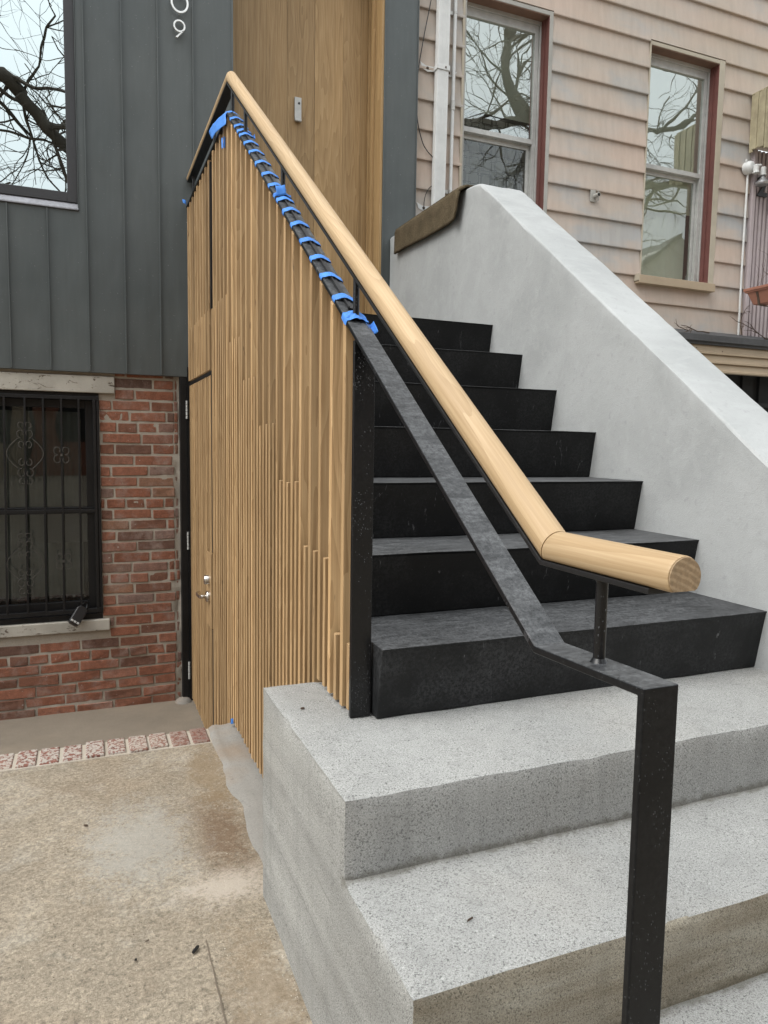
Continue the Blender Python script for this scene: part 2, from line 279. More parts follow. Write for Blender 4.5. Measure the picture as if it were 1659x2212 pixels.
MT['house_far'] = simple('pale_stucco', (.36, .34, .31), .85, var=.1, scale=3)
MT['blind'] = simple('pale_blind', (.76, .76, .66), .8, var=.08, scale=6)
def m_pcurtain():
    k = N('patterned_curtain'); v = k.obj(); s = k.n('ShaderNodeSeparateXYZ'); k.l(k.mp(v, (1, 1, 1)), s.inputs[0])
    def sq(ox, oz, size, cell):
        fx = k.math('SUBTRACT', k.math('FRACT', k.math('ADD', k.math('DIVIDE', s.outputs[0], cell), ox)), .5); fz = k.math('SUBTRACT', k.math('FRACT', k.math('ADD', k.math('DIVIDE', s.outputs[2], cell), oz)), .5)
        d = k.math('MAXIMUM', k.math('ABSOLUTE', fx), k.math('ABSOLUTE', fz)); return k.math('MULTIPLY', k.math('GREATER_THAN', d, size-.045), k.math('LESS_THAN', d, size))
    m = k.math('MAXIMUM', sq(0, 0, .40, .105), sq(.5, .5, .26, .105)); m = k.math('MAXIMUM', m, sq(.28, .22, .20, .21))
    c = k.mix(m, (.50, .50, .47), (.12, .12, .11))
    return k.fin(c, .9)
MT['pcurtain'] = m_pcurtain()

# ------------------------------------------------------------ mesh helpers
class MB:
    def __init__(s): s.v = []; s.f = []; s.gc = []; s.ti = []; s.sm = []
    def add(s, vs, fs, tint=.5, gc=None, smooth=False):
        o = len(s.v); s.v += [Vector(v) for v in vs]; s.f += [tuple(i+o for i in f) for f in fs]
        off = Vector((random.uniform(-9, 9), random.uniform(-9, 9), random.uniform(-9, 9)))
        s.gc += [off+Vector(g) for g in (gc if gc else vs)]; s.ti += [tint]*len(vs); s.sm += [smooth]*len(fs)
        return s
    def box(s, a, b, tint=.5, axis='z'):
        x0, x1 = sorted((a[0], b[0])); y0, y1 = sorted((a[1], b[1])); z0, z1 = sorted((a[2], b[2]))
        vs = [(x0,y0,z0),(x1,y0,z0),(x1,y1,z0),(x0,y1,z0),(x0,y0,z1),(x1,y0,z1),(x1,y1,z1),(x0,y1,z1)]
        g = vs if axis == 'z' else [(v[1], v[2], v[0]) if axis == 'x' else (v[0], v[2], v[1]) for v in vs]
        return s.add(vs, [(0,3,2,1),(4,5,6,7),(0,1,5,4),(1,2,6,5),(2,3,7,6),(3,0,4,7)], tint, g)
    def hexa(s, vs, tint=.5, gc=None):
        return s.add(vs, [(0,3,2,1),(4,5,6,7),(0,1,5,4),(1,2,6,5),(2,3,7,6),(3,0,4,7)], tint, gc)
    def prism_x(s, prof, x0, x1, tint=.5):   # prof: (y,z) loop
        n = len(prof); vs = [(x0, y, z) for y, z in prof]+[(x1, y, z) for y, z in prof]
        fs = [tuple(range(n)), tuple(range(2*n-1, n-1, -1))]+[(i, i+n, (i+1) % n+n, (i+1) % n) for i in range(n)]
        return s.add(vs, fs, tint, [(v[1], v[2], v[0]) for v in vs])
    def prism_y(s, prof, y0, y1, tint=.5):   # prof: (x,z)
        n = len(prof); vs = [(x, y0, z) for x, z in prof]+[(x, y1, z) for x, z in prof]
        fs = [tuple(range(n)), tuple(range(2*n-1, n-1, -1))]+[(i, i+n, (i+1) % n+n, (i+1) % n) for i in range(n)]
        return s.add(vs, fs, tint)
    def sweep(s, pts, sec, up=Vector((1, 0, 0)), caps=True, tint=.5, smooth=True, miter=True, closed=False):
        # sec: list of (a,b): a along 'side', b along 'normal'
        pts = [Vector(p) for p in pts]; n = len(pts); m = len(sec); vs = []; g = []; L = 0
        for i, p in enumerate(pts):
            if closed: t1 = (p-pts[i-1]).normalized(); t2 = (pts[(i+1) % n]-p).normalized()
            else:
                t1 = (p-pts[i-1]).normalized() if i else (pts[1]-p).normalized(); t2 = (pts[i+1]-p).normalized() if i < n-1 else t1
            t = (t1+t2).normalized(); side = (up-up.dot(t)*t)
            if side.length < 1e-4: side = t.orthogonal()
            side.normalize(); nn = t.cross(side).normalized(); k = 1/max(.4, t.dot(t2)) if miter else 1
            if i: L += (p-pts[i-1]).length
            for a, b in sec:
                vs.append(p+side*a+nn*b*k); g.append((a, b, L))
        fs = []
        for i in range(n if closed else n-1):
            j = (i+1) % n
            for q in range(m): fs.append((i*m+q, i*m+(q+1) % m, j*m+(q+1) % m, j*m+q))
        if caps and not closed: fs += [tuple(range(m-1, -1, -1)), tuple((n-1)*m+q for q in range(m))]
        return s.add(vs, fs, tint, g, smooth)
    def tube(s, pts, r, seg=10, r2=None, **k):
        if r2 is None: return s.sweep(pts, [(r*math.cos(2*math.pi*i/seg), r*math.sin(2*math.pi*i/seg)) for i in range(seg)], **k)
        pts = [Vector(p) for p in pts]; n = len(pts); vs = []; fs = []
        for i, p in enumerate(pts):
            t = (pts[min(i+1, n-1)]-pts[max(i-1, 0)]).normalized(); a = t.orthogonal().normalized() if abs(t.x) > .9 else (Vector((1, 0, 0))-t.x*t).normalized(); b = t.cross(a); rr = r+(r2-r)*i/(n-1)
            for q in range(seg): th = 2*math.pi*q/seg; vs.append(p+a*rr*math.cos(th)+b*rr*math.sin(th))
        for i in range(n-1):
            for q in range(seg): fs.append((i*seg+q, i*seg+(q+1) % seg, (i+1)*seg+(q+1) % seg, (i+1)*seg+q))
        return s.add(vs, fs, .5, None, True)
    def lathe(s, prof, c, axis='z', seg=20, tint=.5):  # prof: (r, h)
        vs = []; fs = []; m = len(prof)
        for i in range(seg):
            th = 2*math.pi*i/seg
            for r, h in prof:
                p = (r*math.cos(th), r*math.sin(th), h)
                if axis == 'x': p = (h, p[0], p[1])
                if axis == 'y': p = (p[0], h, p[1])
                vs.append(Vector(c)+Vector(p))
        for i in range(seg):
            j = (i+1) % seg
            for q in range(m-1): fs.append((i*m+q, j*m+q, j*m+q+1, i*m+q+1))
        return s.add(vs, fs, tint, None, True)
    def build(s, name, mat, parent=None, bevel=0, seg=2, kind=None, sub=0):
        me = bpy.data.meshes.new(name); me.from_pydata([tuple(v) for v in s.v], [], s.f); me.update()
        a = me.attributes.new('gc', 'FLOAT_VECTOR', 'POINT'); a.data.foreach_set('vector', [c for v in s.gc for c in v])
        a = me.attributes.new('tint', 'FLOAT', 'POINT'); a.data.foreach_set('value', s.ti)
        me.polygons.foreach_set('use_smooth', s.sm)
        if len(s.f) > 1:
            bm = bmesh.new(); bm.from_mesh(me); bmesh.ops.recalc_face_normals(bm, faces=bm.faces); bm.to_mesh(me); bm.free()
        o = bpy.data.objects.new(name, me); col.objects.link(o); me.materials.append(MT[mat])
        if parent is not None: o.parent = parent
        if bevel:
            b = o.modifiers.new('bevel', 'BEVEL'); b.width = bevel; b.segments = seg; b.limit_method = 'ANGLE'; b.angle_limit = R(35)
        if any(s.sm):
            e = o.modifiers.new('edges', 'EDGE_SPLIT'); e.split_angle = R(38)
        if kind: o['kind'] = kind
        return o

def thing(name, label, cat, group=None):
    o = bpy.data.objects.new(name, None); o.empty_display_size = .1; col.objects.link(o); o['label'] = label; o['category'] = cat
    if group: o['group'] = group
    return o
def tag(o, label, cat, group=None):
    o['label'] = label; o['category'] = cat
    if group: o['group'] = group
    return o
def B(name, mat, a, b, parent=None, bevel=0, **k): return MB().box(a, b, **k).build(name, mat, parent, bevel)

def rough_block(mb, x0, x1, y0, y1, z0, z1, step=.03, amp=.0022, edge=.009):
    """box with worn, slightly wavy surfaces: subdivided grid on every side"""
    bm = bmesh.new()
    nx, ny, nz = (max(1, round(abs(d)/step)) for d in (x1-x0, y1-y0, z1-z0))
    def face(o, u, v, nu, nv):
        g = [[bm.verts.new(Vector(o)+Vector(u)*i/nu+Vector(v)*j/nv) for j in range(nv+1)] for i in range(nu+1)]
        for i in range(nu):
            for j in range(nv): bm.faces.new((g[i][j], g[i+1][j], g[i+1][j+1], g[i][j+1]))
    X, Y, Z = (x1-x0, 0, 0), (0, y1-y0, 0), (0, 0, z1-z0)
    face((x0, y0, z1), X, Y, nx, ny); face((x0, y0, z0), X, Z, nx, nz); face((x0, y0, z0), Y, Z, ny, nz); face((x1, y0, z0), Y, Z, ny, nz); face((x0, y1, z0), X, Z, nx, nz)
    bmesh.ops.remove_doubles(bm, verts=bm.verts, dist=1e-5)
    for v in bm.verts:
        p = v.co.copy(); dx = min(abs(p.x-x0), abs(p.x-x1)); dy = min(abs(p.y-y0), abs(p.y-y1)); dz = abs(p.z-z1)
        e = sorted((dx, dy, dz))
        if e[1] < 1e-4:   # on an edge: chamfer inward, chipped
            k = edge*(.30+1.0*abs(noise.noise(p*19))+1.3*max(0, noise.noise(p*47)))
            if dx < 1e-4: v.co.x += k*(1 if abs(p.x-x0) < abs(p.x-x1) else -1)*.7
            if dy < 1e-4: v.co.y += k*(1 if abs(p.y-y0) < abs(p.y-y1) else -1)*.7
            if dz < 1e-4: v.co.z -= k*.7
        n = noise.noise_vector(p*9); v.co += Vector((n.x if dx < .001 else 0, n.y if dy < .001 else 0, n.z if dz < .001 else 0))*amp
    bm.verts.index_update(); vs = [v.co.copy() for v in bm.verts]; fs = [tuple(v.index for v in f.verts) for f in bm.faces]; bm.free()
    mb.add(vs, fs, smooth=True)

# ------------------------------------------------------------ ground
g = MB()
def grid(mb, x0, x1, y0, y1, z, step, amp, skip=None):
    nx = max(1, round((x1-x0)/step)); ny = max(1, round((y1-y0)/step)); vs = []; fs = []
    for j in range(ny+1):
        for i in range(nx+1):
            x = x0+(x1-x0)*i/nx; y = y0+(y1-y0)*j/ny; e = min(1, 8*min(i/nx, 1-i/nx, j/ny, 1-j/ny))
            vs.append((x, y, z+amp*e*noise.noise(Vector((x*3, y*3, 0)))+amp*.4*e*noise.noise(Vector((x*14, y*14, 5)))))
    for j in range(ny):
        for i in range(nx): a = j*(nx+1)+i; fs.append((a, a+1, a+nx+2, a+nx+1))
    mb.add(vs, fs, smooth=True)
GZ = -.588
grid(g, -3, 3, -2.6, 1.43, GZ, .04, .004)
for (a, b, c, d) in ((-150, -3, -150, 1.43), (3, 150, -150, 1.43), (-3, 3, -150, -2.6), (-150, -6, 1.43, 150), (9, 150, 1.43, 150), (-6, 9, 3.6, 150)):
    g.add([(a, c, GZ), (b, c, GZ), (b, d, GZ), (a, d, GZ)], [(0, 1, 2, 3)])
g.add([(-3, 1.43, GZ), (1.3, 1.43, GZ), (1.3, 1.43, -.99), (-3, 1.43, -.99)], [(0, 1, 2, 3)])
g.build('pavement', 'ground', kind='structure')
# pavement joint: a thin dark strip laid almost flush, coloured to look recessed
j = MB(); pts = [(-.322+.0008*math.sin(i*2.3), .215-.40*i/12, GZ+.0022) for i in range(13)]
j.sweep(pts, [(-.0018, -.003), (.0018, -.003), (.0014, .0004), (-.0014, .0004)], up=Vector((1, 0, 0)), smooth=False)
MT['jointdark'] = simple('joint_dark', (.12, .095, .07), .95)
j.build('pavement_joint', 'jointdark', kind='structure')
a = MB(); grid(a, -6, .06, 1.5, 3.2, -.955, .05, .004); a.build('areaway_floor', 'areafloor', kind='structure')

# brick edging along the drop
e = thing('brick_edging', 'row of worn, half whitewashed bricks edging the drop to the sunken areaway', 'brick edging')
mo = MB(); mo.box((-3, 1.435, -.98), (-.105, 1.588, GZ+.001)); mo.build('mortar_bed', 'mortar', e, .004)
cb = MB(); x = -3.0; i = 0
while x < -.16:
    wd = .068+random.uniform(-.004, .004); z = GZ+.008+random.uniform(-.003, .004); t = min(1, max(0, .95+ (x+.35)*-.9 if x < -.35 else .15+.3*random.random()))
    cb.box((x, 1.44+random.uniform(-.004, .006), -.66), (x+wd, 1.592+random.uniform(-.006, .004), z), tint=t); x += wd+.012+random.uniform(-.002, .003)
cb.build('edging_bricks', 'curb', e, .007, 3)

# cement patch beside the slats
def patch():
    L = [(1.60, -.105), (1.5, -.118), (1.3, -.125), (1.15, -.117), (1.0, -.13), (.85, -.124), (.7, -.132), (.6, -.127), (.5, -.135), (.38, -.131)]
    n = 9; vs = []; fs = []
    for r, (y, xl) in enumerate(L):
        xr = .06 if y > .36 else -.12
        for q in range(n+1):
            f = q/n; x = xl+(xr-xl)*f
            z = GZ+(.0065 if q > 1 else (.003 if q else -.003))+.007*noise.noise(Vector((x*25, y*9, 2)))+.004*noise.noise(Vector((x*60, y*40, 2)))
            vs.append((x, y+(.006*noise.noise(Vector((x*30, y, 0)))), z))
    for r in range(len(L)-1):
        for q in range(n): a = r*(n+1)+q; fs.append((a, a+1, a+n+2, a+n+1))
    k = len(vs)
    for q in range(n+1): vs.append((vs[q][0], 1.60, -.97))
    for q in range(n): fs.append((q, q+1, k+q+1, k+q))
    m = MB(); m.add(vs, fs, smooth=True); o = m.build('cement_strip', 'patch')
    tag(o, 'rough pale cement patch trowelled along the foot of the slatted screen', 'cement')
patch()

# ------------------------------------------------------------ concrete steps
RC = .157
W = 1.297
def steps_mesh():
    def lin(vals, step):
        o = []
        for p, q in zip(vals, vals[1:]):
            n = max(1, round((q-p)/step)); o += [p+(q-p)*i/n for i in range(n)]
        return o+[vals[-1]]
    prof = [(-1.28, -.475), (-.955, -.318), (-.627, -RC), (-.316, 0)]      # (front y, top z)
    X = lin([-.148, -.13, 2.9], .032); Y = lin([-1.28, -1.262, -.955, -.937, -.627, -.609, -.316, -.298, .342, .36], .032); Z = lin([-.64, -.493, -.475, -.336, -.318, -.175, -RC, -.018, 0], .032)
    def top(y): return max([z for f, z in prof if y > f-1e-9] or [-9])
    nx, ny, nz = len(X)-1, len(Y)-1, len(Z)-1; idx = {}; vs = []; fs = []
    def V(i, j, k):
        if (i, j, k) not in idx:
            idx[(i, j, k)] = len(vs); p = Vector((X[i], Y[j], Z[k])); q = p.copy()
            wear = .009*(.28+1.0*abs(noise.noise(p*19))+1.4*max(0, noise.noise(p*47)))
            onx = i == 0; fr = any(abs(p.y-f) < 1e-6 and p.z > z-RC-.01 and p.z <= z+1e-6 for f, z in prof); tp = abs(p.z-top(p.y+1e-4)) < 1e-6; bk = j == ny
            if onx and (fr or tp or bk): q.x += wear*.7
            if fr and (onx or tp): q.y += wear*.7
            if bk and (onx or tp): q.y -= wear*.7
            if tp and (onx or fr or bk): q.z -= wear*.7
            q += noise.noise_vector(p*9)*.0022+noise.noise_vector(p*2.2)*.0025; vs.append(q)
        return idx[(i, j, k)]
    ins = [[Z[k+1] <= top(Y[j]+1e-4)+1e-6 for k in range(nz)] for j in range(ny)]
    for j in range(ny):
        for k in range(nz):
            if not ins[j][k]: continue
            fs.append((V(0, j, k), V(0, j, k+1), V(0, j+1, k+1), V(0, j+1, k)))
            if k == nz-1 or not ins[j][k+1]: fs += [(V(i, j, k+1), V(i+1, j, k+1), V(i+1, j+1, k+1), V(i, j+1, k+1)) for i in range(nx)]
            if j == 0 or not ins[j-1][k]: fs += [(V(i, j, k), V(i+1, j, k), V(i+1, j, k+1), V(i, j, k+1)) for i in range(nx)]
            if j == ny-1: fs += [(V(i, j+1, k), V(i, j+1, k+1), V(i+1, j+1, k+1), V(i+1, j+1, k)) for i in range(nx)]
    m = MB(); m.add(vs, fs, smooth=True); return m
tag(steps_mesh().build('concrete_steps', 'conc2'), 'pale speckled concrete steps below the black staircase', 'steps')
# ------------------------------------------------------------ black stairs
RS, T = .18, .274
st = thing('black_stairs', 'flight of seven matt black coated stairs between slatted screen and grey wall', 'stairs')
for k in range(1, 8):
    m = MB(); y0 = (k-1)*T; y1 = 2.95 if k == 7 else y0+T+.06; z0 = (k-1)*RS-(.0 if k == 1 else .0); z1 = k*RS; xl = .057
    und = .035
    zb = .001 if k == 1 else z0+.001
    prof = [(y0+und, zb), (y0+.006, z1-.008), (y0+.001, z1-.001*k if k == 7 else z1), (y1, z1), (y1, zb)]
    # subdivide along x with tiny waviness
    nx = 24; vs = []; fs = []; n = len(prof); xr = W+.01
    for i in range(nx+1):
        x = xl+(xr-xl)*i/nx
        for q, (y, z) in enumerate(prof):
            wv = .0025*noise.noise(Vector((x*4, k*3.1, q)))
            vs.append((x, y+(wv if q < 3 else 0), z+(.0018*noise.noise(Vector((x*5, k*7, 9))) if q in (1, 2, 3) else 0)))
    for i in range(nx):
        for q in range(n): fs.append((i*n+q, i*n+(q+1) % n, (i+1)*n+(q+1) % n, (i+1)*n+q))
    fs += [tuple(range(n)), tuple(nx*n+q for q in range(n-1, -1, -1))]
    m.add(vs, fs); m.build('stair_tread', 'stairlow' if k <= 1 else 'stair', st, .003)
# stringer / skirt behind the slats
prof = [(.075, .003), (.075, .12)]
for k in range(1, 8): prof += [((k-1)*T+.05, k*RS-.03)] if False else []
prof = [(.075, .005), (.09, .13), (1.66, 1.2), (2.95, 1.2), (2.95, 1.02), (2.15, 1.02), (2.15, -.955), (1.6, -.955), (1.6, -.56), (.38, -.56), (.38, .005)]
m = MB(); m.prism_x(prof, .044, .0545); m.build('stringer', 'steel', st)

# ------------------------------------------------------------ slatted screen
def barz(y): return .866+.6996*y if y < 1.662 else 2.0287
sc = thing('slatted_screen', 'tall screen of vertical oak slats beside the stoop with a flush door in it', 'screen')
up, lo, dr = MB(), MB(), MB()
P2 = .0955
def slat(mb, y, z0, z1, w=.018, dep=.040, slope=False, x0=0.0):
    x0 = x0+random.uniform(-.0012, .0012); y0 = y-w; t = min(1, max(0, random.gauss(.5, .30)))
    d = .6996*w if slope else 0
    mb.hexa([(x0,y0,z0),(x0+dep,y0,z0),(x0+dep,y,z0),(x0,y,z0),(x0,y0,z1-d),(x0+dep,y0,z1-d),(x0+dep,y,z1),(x0,y,z1)], t)
def bottom(y):
    if y < .36: return .006+random.uniform(0, .008)
    if y < 1.6: return GZ+.020+random.uniform(-.004, .006)
    return -.948
n = 0; y = .098
while y < 2.145:
    kk = 1
    for c, lim in ((1, .25), (2, .53), (3, .82), (4, 1.10), (5, 1.39), (6, 1.70)):
        if y > lim-.015: kk = c+1
    z1 = min(kk, 7)*RS+(.0 if kk < 7 else .035)
    if y < 2.12: slat(lo, y, bottom(y), z1+random.uniform(-.004, .004))
    yl = y+P2/2
    if yl < 2.145: slat(up, yl, bottom(yl), barz(yl)-.020, .0195, .0415, slope=yl < 1.66)
    y += P2
up.build('slat_panel', 'slat', sc, .0012, 1); lo.build('slat_panel', 'slat', sc, .0012, 1)
# panel over the door (fine short slats + long ones, separated from the rest by a dark joint)
ov = MB(); y = 2.185; i = 0
while y < 2.99:
    zt = barz(y)-.02 if i % 2 == 0 else 1.305
    slat(ov, y, 1.012, zt, .0185, .034); 
    slat(dr, y, -.925, .985, .0185, .024, x0=.004) if not (y < 2.30) else (slat(dr, y, -.925, -.302, .0185, .024, x0=.004), slat(dr, y, .092, .985, .0185, .024, x0=.004))
    y += P2/2; i += 1
ov.build('slat_panel', 'slat', sc, .001, 1)
door = dr.build('door', 'slat', sc, .001, 1)
B('door_leaf', 'steel', (.029, 2.166, -.935), (.06, 2.985, .99), door)
B('lock_block', 'slat', (.0015, 2.168, -.298), (.0288, 2.292, .088), door, .001, tint=.25)
m = MB(); m.lathe([(0, -.026), (.021, -.026), (.024, -.022), (.024, 0)], (.0015, 2.232, -.052), 'x'); m.build('deadbolt', 'chrome', door)
hd = MB(); c = Vector((.0015, 2.232, -.14)); hd.lathe([(0, -.017), (.026, -.017), (.030, -.012), (.030, 0)], c, 'x', 28)
hd.tube([c+Vector((-.012, 0, 0)), c+Vector((-.045, 0, .001))], .0105, 12)
hd.sweep([c+Vector((-.045, -.010, 0)), c+Vector((-.050, .03, 0)), c+Vector((-.050, .095, -.001)), c+Vector((-.030, .125, .0))], [(-.008, -.005), (.008, -.005), (.008, .005), (-.008, .005)], up=Vector((0, 0, 1)), smooth=False)
hd.build('door_handle', 'chrome', door, .0015)
# black frame around the door, backing so that no light shows through
m = MB(); m.box((.0425, 2.125, -.95), (.062, 2.150, 2.0)); m.box((.0045, 2.1445, 1.306), (.060, 2.1655, 1.995)); m.box((.0055, 2.1445, .10), (.060, 2.1605, .99)); m.box((.0055, 2.1445, -.94), (.060, 2.1605, -.30)); m.box((.0425, 2.166, .993), (.062, 2.99, 1.01)); m.box((.008, 2.155, .989), (.04, 2.99, 1.0085)); m.build('door_frame', 'steel', sc)
B('hinge_post', 'steel', (-.045, 3.0, -.955), (-.004, 3.05, 1.046), sc, .002); B('door_jamb', 'steel', (-.0039, 2.992, -.955), (.063, 3.06, 1.1), sc)
for z in (.845, .052, -.76):
    m = MB(); [m.lathe([(0, i*.022-.053), (.0065, i*.022-.053), (.0065, i*.022-.034), (0, i*.022-.034)], (-.007, 2.989, z), 'z', 10) for i in range(5)]; m.build('hinge', 'alu', door)
B('end_plate', 'wet', (-.001, .060, .001), (.0508, .0725, .895), sc, .0015)

# ------------------------------------------------------------ handrail (one welded thing)
hr = thing('handrail', 'round oak handrail on a black flat steel bar running down the stoop', 'handrail')
fb = [(-.001, .0), (.051, .0), (.051, -.010), (-.001, -.010)]
def flat(pts, x0, x1, th):   # flat bar in the y-z plane; pts = top line (y,z)
    m = MB(); n = len(pts); vs = []
    for i, (y, z) in enumerate(pts):
        p = Vector((0, y, z)); t1 = (p-Vector((0, *pts[i-1]))).normalized() if i else (Vector((0, *pts[1]))-p).normalized(); t2 = (Vector((0, *pts[i+1]))-p).normalized() if i < n-1 else t1
        t = (t1+t2).normalized(); nn = Vector((0, -t.z, t.y)); k = 1/max(.3, t.dot(t2)); q = p-nn*th*k
        vs += [(x0, y, z), (x1, y, z), (x1, q.y, q.z), (x0, q.y, q.z)]
    fs = [(0, 1, 2, 3), ((n-1)*4+3, (n-1)*4+2, (n-1)*4+1, (n-1)*4)]
    for i in range(n-1):
        for q in range(4): fs.append((i*4+q, i*4+(q+1) % 4, (i+1)*4+(q+1) % 4, (i+1)*4+q))
    return m.add(vs, fs)
flat([(-.9085, -.60), (-.9085, .389), (-.693, .381), (1.662, 2.0287), (2.99, 2.0287)], -.001, .0508, .011).build('flat_bar', 'bar', hr, .0022, 3)
RZ = 1.003
def railz(y): return RZ+.6965*y
sec = []
for i in range(28):
    th = 2*math.pi*i/28; a, b = .0238*math.cos(th), .0238*math.sin(th); sec.append((a, max(b, -.0165)))
rc = .027
zl = .519; yk = -.695; ya = 1.70; za = 2.187
m = MB(); m.sweep([(rc, yk, zl+.0015), (rc, -.931, zl-.001)][::-1], sec, tint=.35); lower = m
cap = Vector((0, 0, 0))
def seg_rail(p, q, cutp, cutq, tint):
    """straight rail from p to q with mitred ends: cut directions are the bisector normals"""
    p, q = Vector(p), Vector(q); t = (q-p).normalized(); side = Vector((1, 0, 0)); nn = side.cross(t)*-1
    nn = Vector((0, -t.z, t.y));  nn = nn if nn.z > 0 else -nn
    nseg = 40; m = len(sec); vs = []; g = []; L = (q-p).length; fs = []
    for i in range(nseg+1):
        for a, b in sec:
            off = side*a+nn*b
            s0 = -(off.dot(cutp))/(t.dot(cutp)); s1 = L-(off.dot(cutq))/(t.dot(cutq)); s = s0+(s1-s0)*i/nseg
            vs.append(p+t*s+off); g.append((a, b, s))
    for i in range(nseg):
        for k in range(m): fs.append((i*m+k, i*m+(k+1) % m, (i+1)*m+(k+1) % m, (i+1)*m+k))
    fs += [tuple(range(m-1, -1, -1)), tuple(nseg*m+k for k in range(m))]
    return MB().add(vs, fs, tint, g, True)
p0, p1, p2, p3 = Vector((rc, -.931, .5185)), Vector((rc, -.695, .5185)), Vector((rc, 1.70, 2.187)), Vector((rc, 2.985, 2.187))
t01, t12, t23 = (p1-p0).normalized(), (p2-p1).normalized(), (p3-p2).normalized()
b1, b2 = (t01+t12).normalized(), (t12+t23).normalized()
MT['endgrain'] = wood('oak_end_grain', (.34, .22, .11), (.44, .30, .16), (.55, .39, .22), spots=False, fine=.35)
seg_rail(p0, p1, t01, b1, .2).build('wooden_rail', 'rail', hr, .0025, 2)
seg_rail(p1+t12*.0006, p2, b1, b2, .75).build('wooden_rail', 'rail', hr)
seg_rail(p2+t23*.0004, p3, b2, t23, .4).build('wooden_rail', 'rail', hr)
# end grain disc, set proud of the rail end
vs = [(rc+a*.93, -.9325, .5185+b*.93) for a, b in sec]; m = MB(); m.add(vs+[(x, -.9312, z) for x, y_, z in vs], [tuple(range(28))]+[(i, (i+1) % 28, (i+1) % 28+28, i+28) for i in range(28)], .5, [(0, x*2, z*2) for x, y_, z in vs]*2)
def m_end():
    k = N('oak_end_grain_rings'); v = k.obj(); wv = k.n('ShaderNodeTexWave', wave_type='RINGS', rings_direction='Y'); k.l(k.mp(v, (1, 1, 1), (.03, .9, -.40)), wv.inputs[0]); wv.inputs['Scale'].default_value = 42; wv.inputs['Distortion'].default_value = 2.2; wv.inputs['Detail'].default_value = 3
    c = k.ramp(wv.outputs['Fac'], [(.2, (.245, .168, .095)), (.6, (.275, .192, .11)), (.9, (.32, .232, .138))]); c = k.mix(1.0, c, k.ramp(k.noise(v, 260, 3), [(.3, .8), (.7, 1.15)]), 'MULTIPLY'); return k.fin(c, .7)
MT['end'] = m_end(); m.build('rail_end', 'end', hr)
# steel strip under the wood
def under(y, off): return off
o1 = .0165; th = .007
us = [(-.905, .5185-o1), (-.695, .5185-o1+.001)]
n12 = Vector((0, -t12.z, t12.y)); pk = p2-n12*o1
flat([(-.900, .5015), (-.690, .5015), (1.7065, 2.1700), (2.985, 2.1700)], .006, .048, th).build('rail_strip', 'steel', hr, .001)
def stanchion(y, r=.0078):
    zb = barz(y) if y > -.69 else .3835; zt = 0.5005 if y < -.69 else (min(railz(y), 2.187)-.03 if y < 1.66 else 2.163)
    m = MB(); m.tube([(rc, y, zb-.003), (rc, y, zt)], r, 14)
    m.lathe([(r+.006, 0), (r+.003, .003), (r, .008)], (rc, y, zb-.001), 'z', 14); m.lathe([(r, -.012), (r+.004, -.004), (r+.008, .002)], (rc, y, zt), 'z', 14)
    m.build('stanchion', 'wet', hr)
for y in (-.796, .130, .828, 1.415, 1.68, 2.14, 2.88): stanchion(y)

# channel strip lying on the bar, held by tape
def chan():
    d = Vector((0, 1, .6996)).normalized(); nn = Vector((0, -d.z, d.y)); a = Vector((0, .165, barz(.165))); b = Vector((0, 1.655, barz(1.655)))
    m = MB()
    prof = [(.019, .001), (.019, .0085), (.0222, .0085), (.0222, .0045), (.0335, .0045), (.0335, .001)]
    n = len(prof); vs = []
    for p in (a, b): vs += [p+Vector((x, 0, 0))+nn*h for x, h in prof]
    m.add(vs, [tuple(range(n)), tuple(range(2*n-1, n-1, -1))]+[(i, i+n, (i+1) % n+n, (i+1) % n) for i in range(n)])
    o = m.build('metal_channel', 'black'); tag(o, 'slim black metal channel taped along the sloping steel bar', 'metal channel')
chan()

# blue masking tape
tdir = Vector((0, 1, .6996)).normalized(); tn = Vector((0, -tdir.z, tdir.y))
def tape(y, wdt=.022, skew=0, crum=0, label='', hang=.009, group='blue tape strips across the black rail'):
    prof = [(-.0022, -hang), (-.0022, -.003), (-.0016, .0012), (.006, .0040), (.013, .0078), (.0205, .0100), (.028, .0096), (.036, .0068), (.044, .0034), (.0515, .0012), (.0525, -.006)]
    nu = 6; vs = []; c = Vector((0, y, barz(y)))
    for k, (x, h) in enumerate(prof):
        for u in range(nu+1):
            f = (u/nu-.5)*wdt+skew*(x-.02)
            cr = crum*noise.noise(Vector((x*160, f*120+y*50, 3)))
            wob = .0012*noise.noise(Vector((k*1.7, y*40, u)))*(1 if u in (0, nu) else .2)
            vs.append(c+Vector((x, 0, 0))+tdir*(f+wob)+tn*(h+cr+.0006*noise.noise(Vector((x*90, f*60, y*30)))))
    fs = [(k*(nu+1)+u, k*(nu+1)+u+1, (k+1)*(nu+1)+u+1, (k+1)*(nu+1)+u) for k in range(len(prof)-1) for u in range(nu)]
    m = MB(); m.add(vs, fs, smooth=crum == 0); o = m.build('tape_strip', 'tape'); s = o.modifiers.new('thick', 'SOLIDIFY'); s.thickness = .0004; s.offset = 1
    tag(o, label, 'masking tape', group)
TY = [1.672, 1.575, 1.487, 1.430, 1.385, 1.298, 1.204, 1.100, .995, .900, .828, .790, .712, .618, .512, .413, .317, .212, .128]
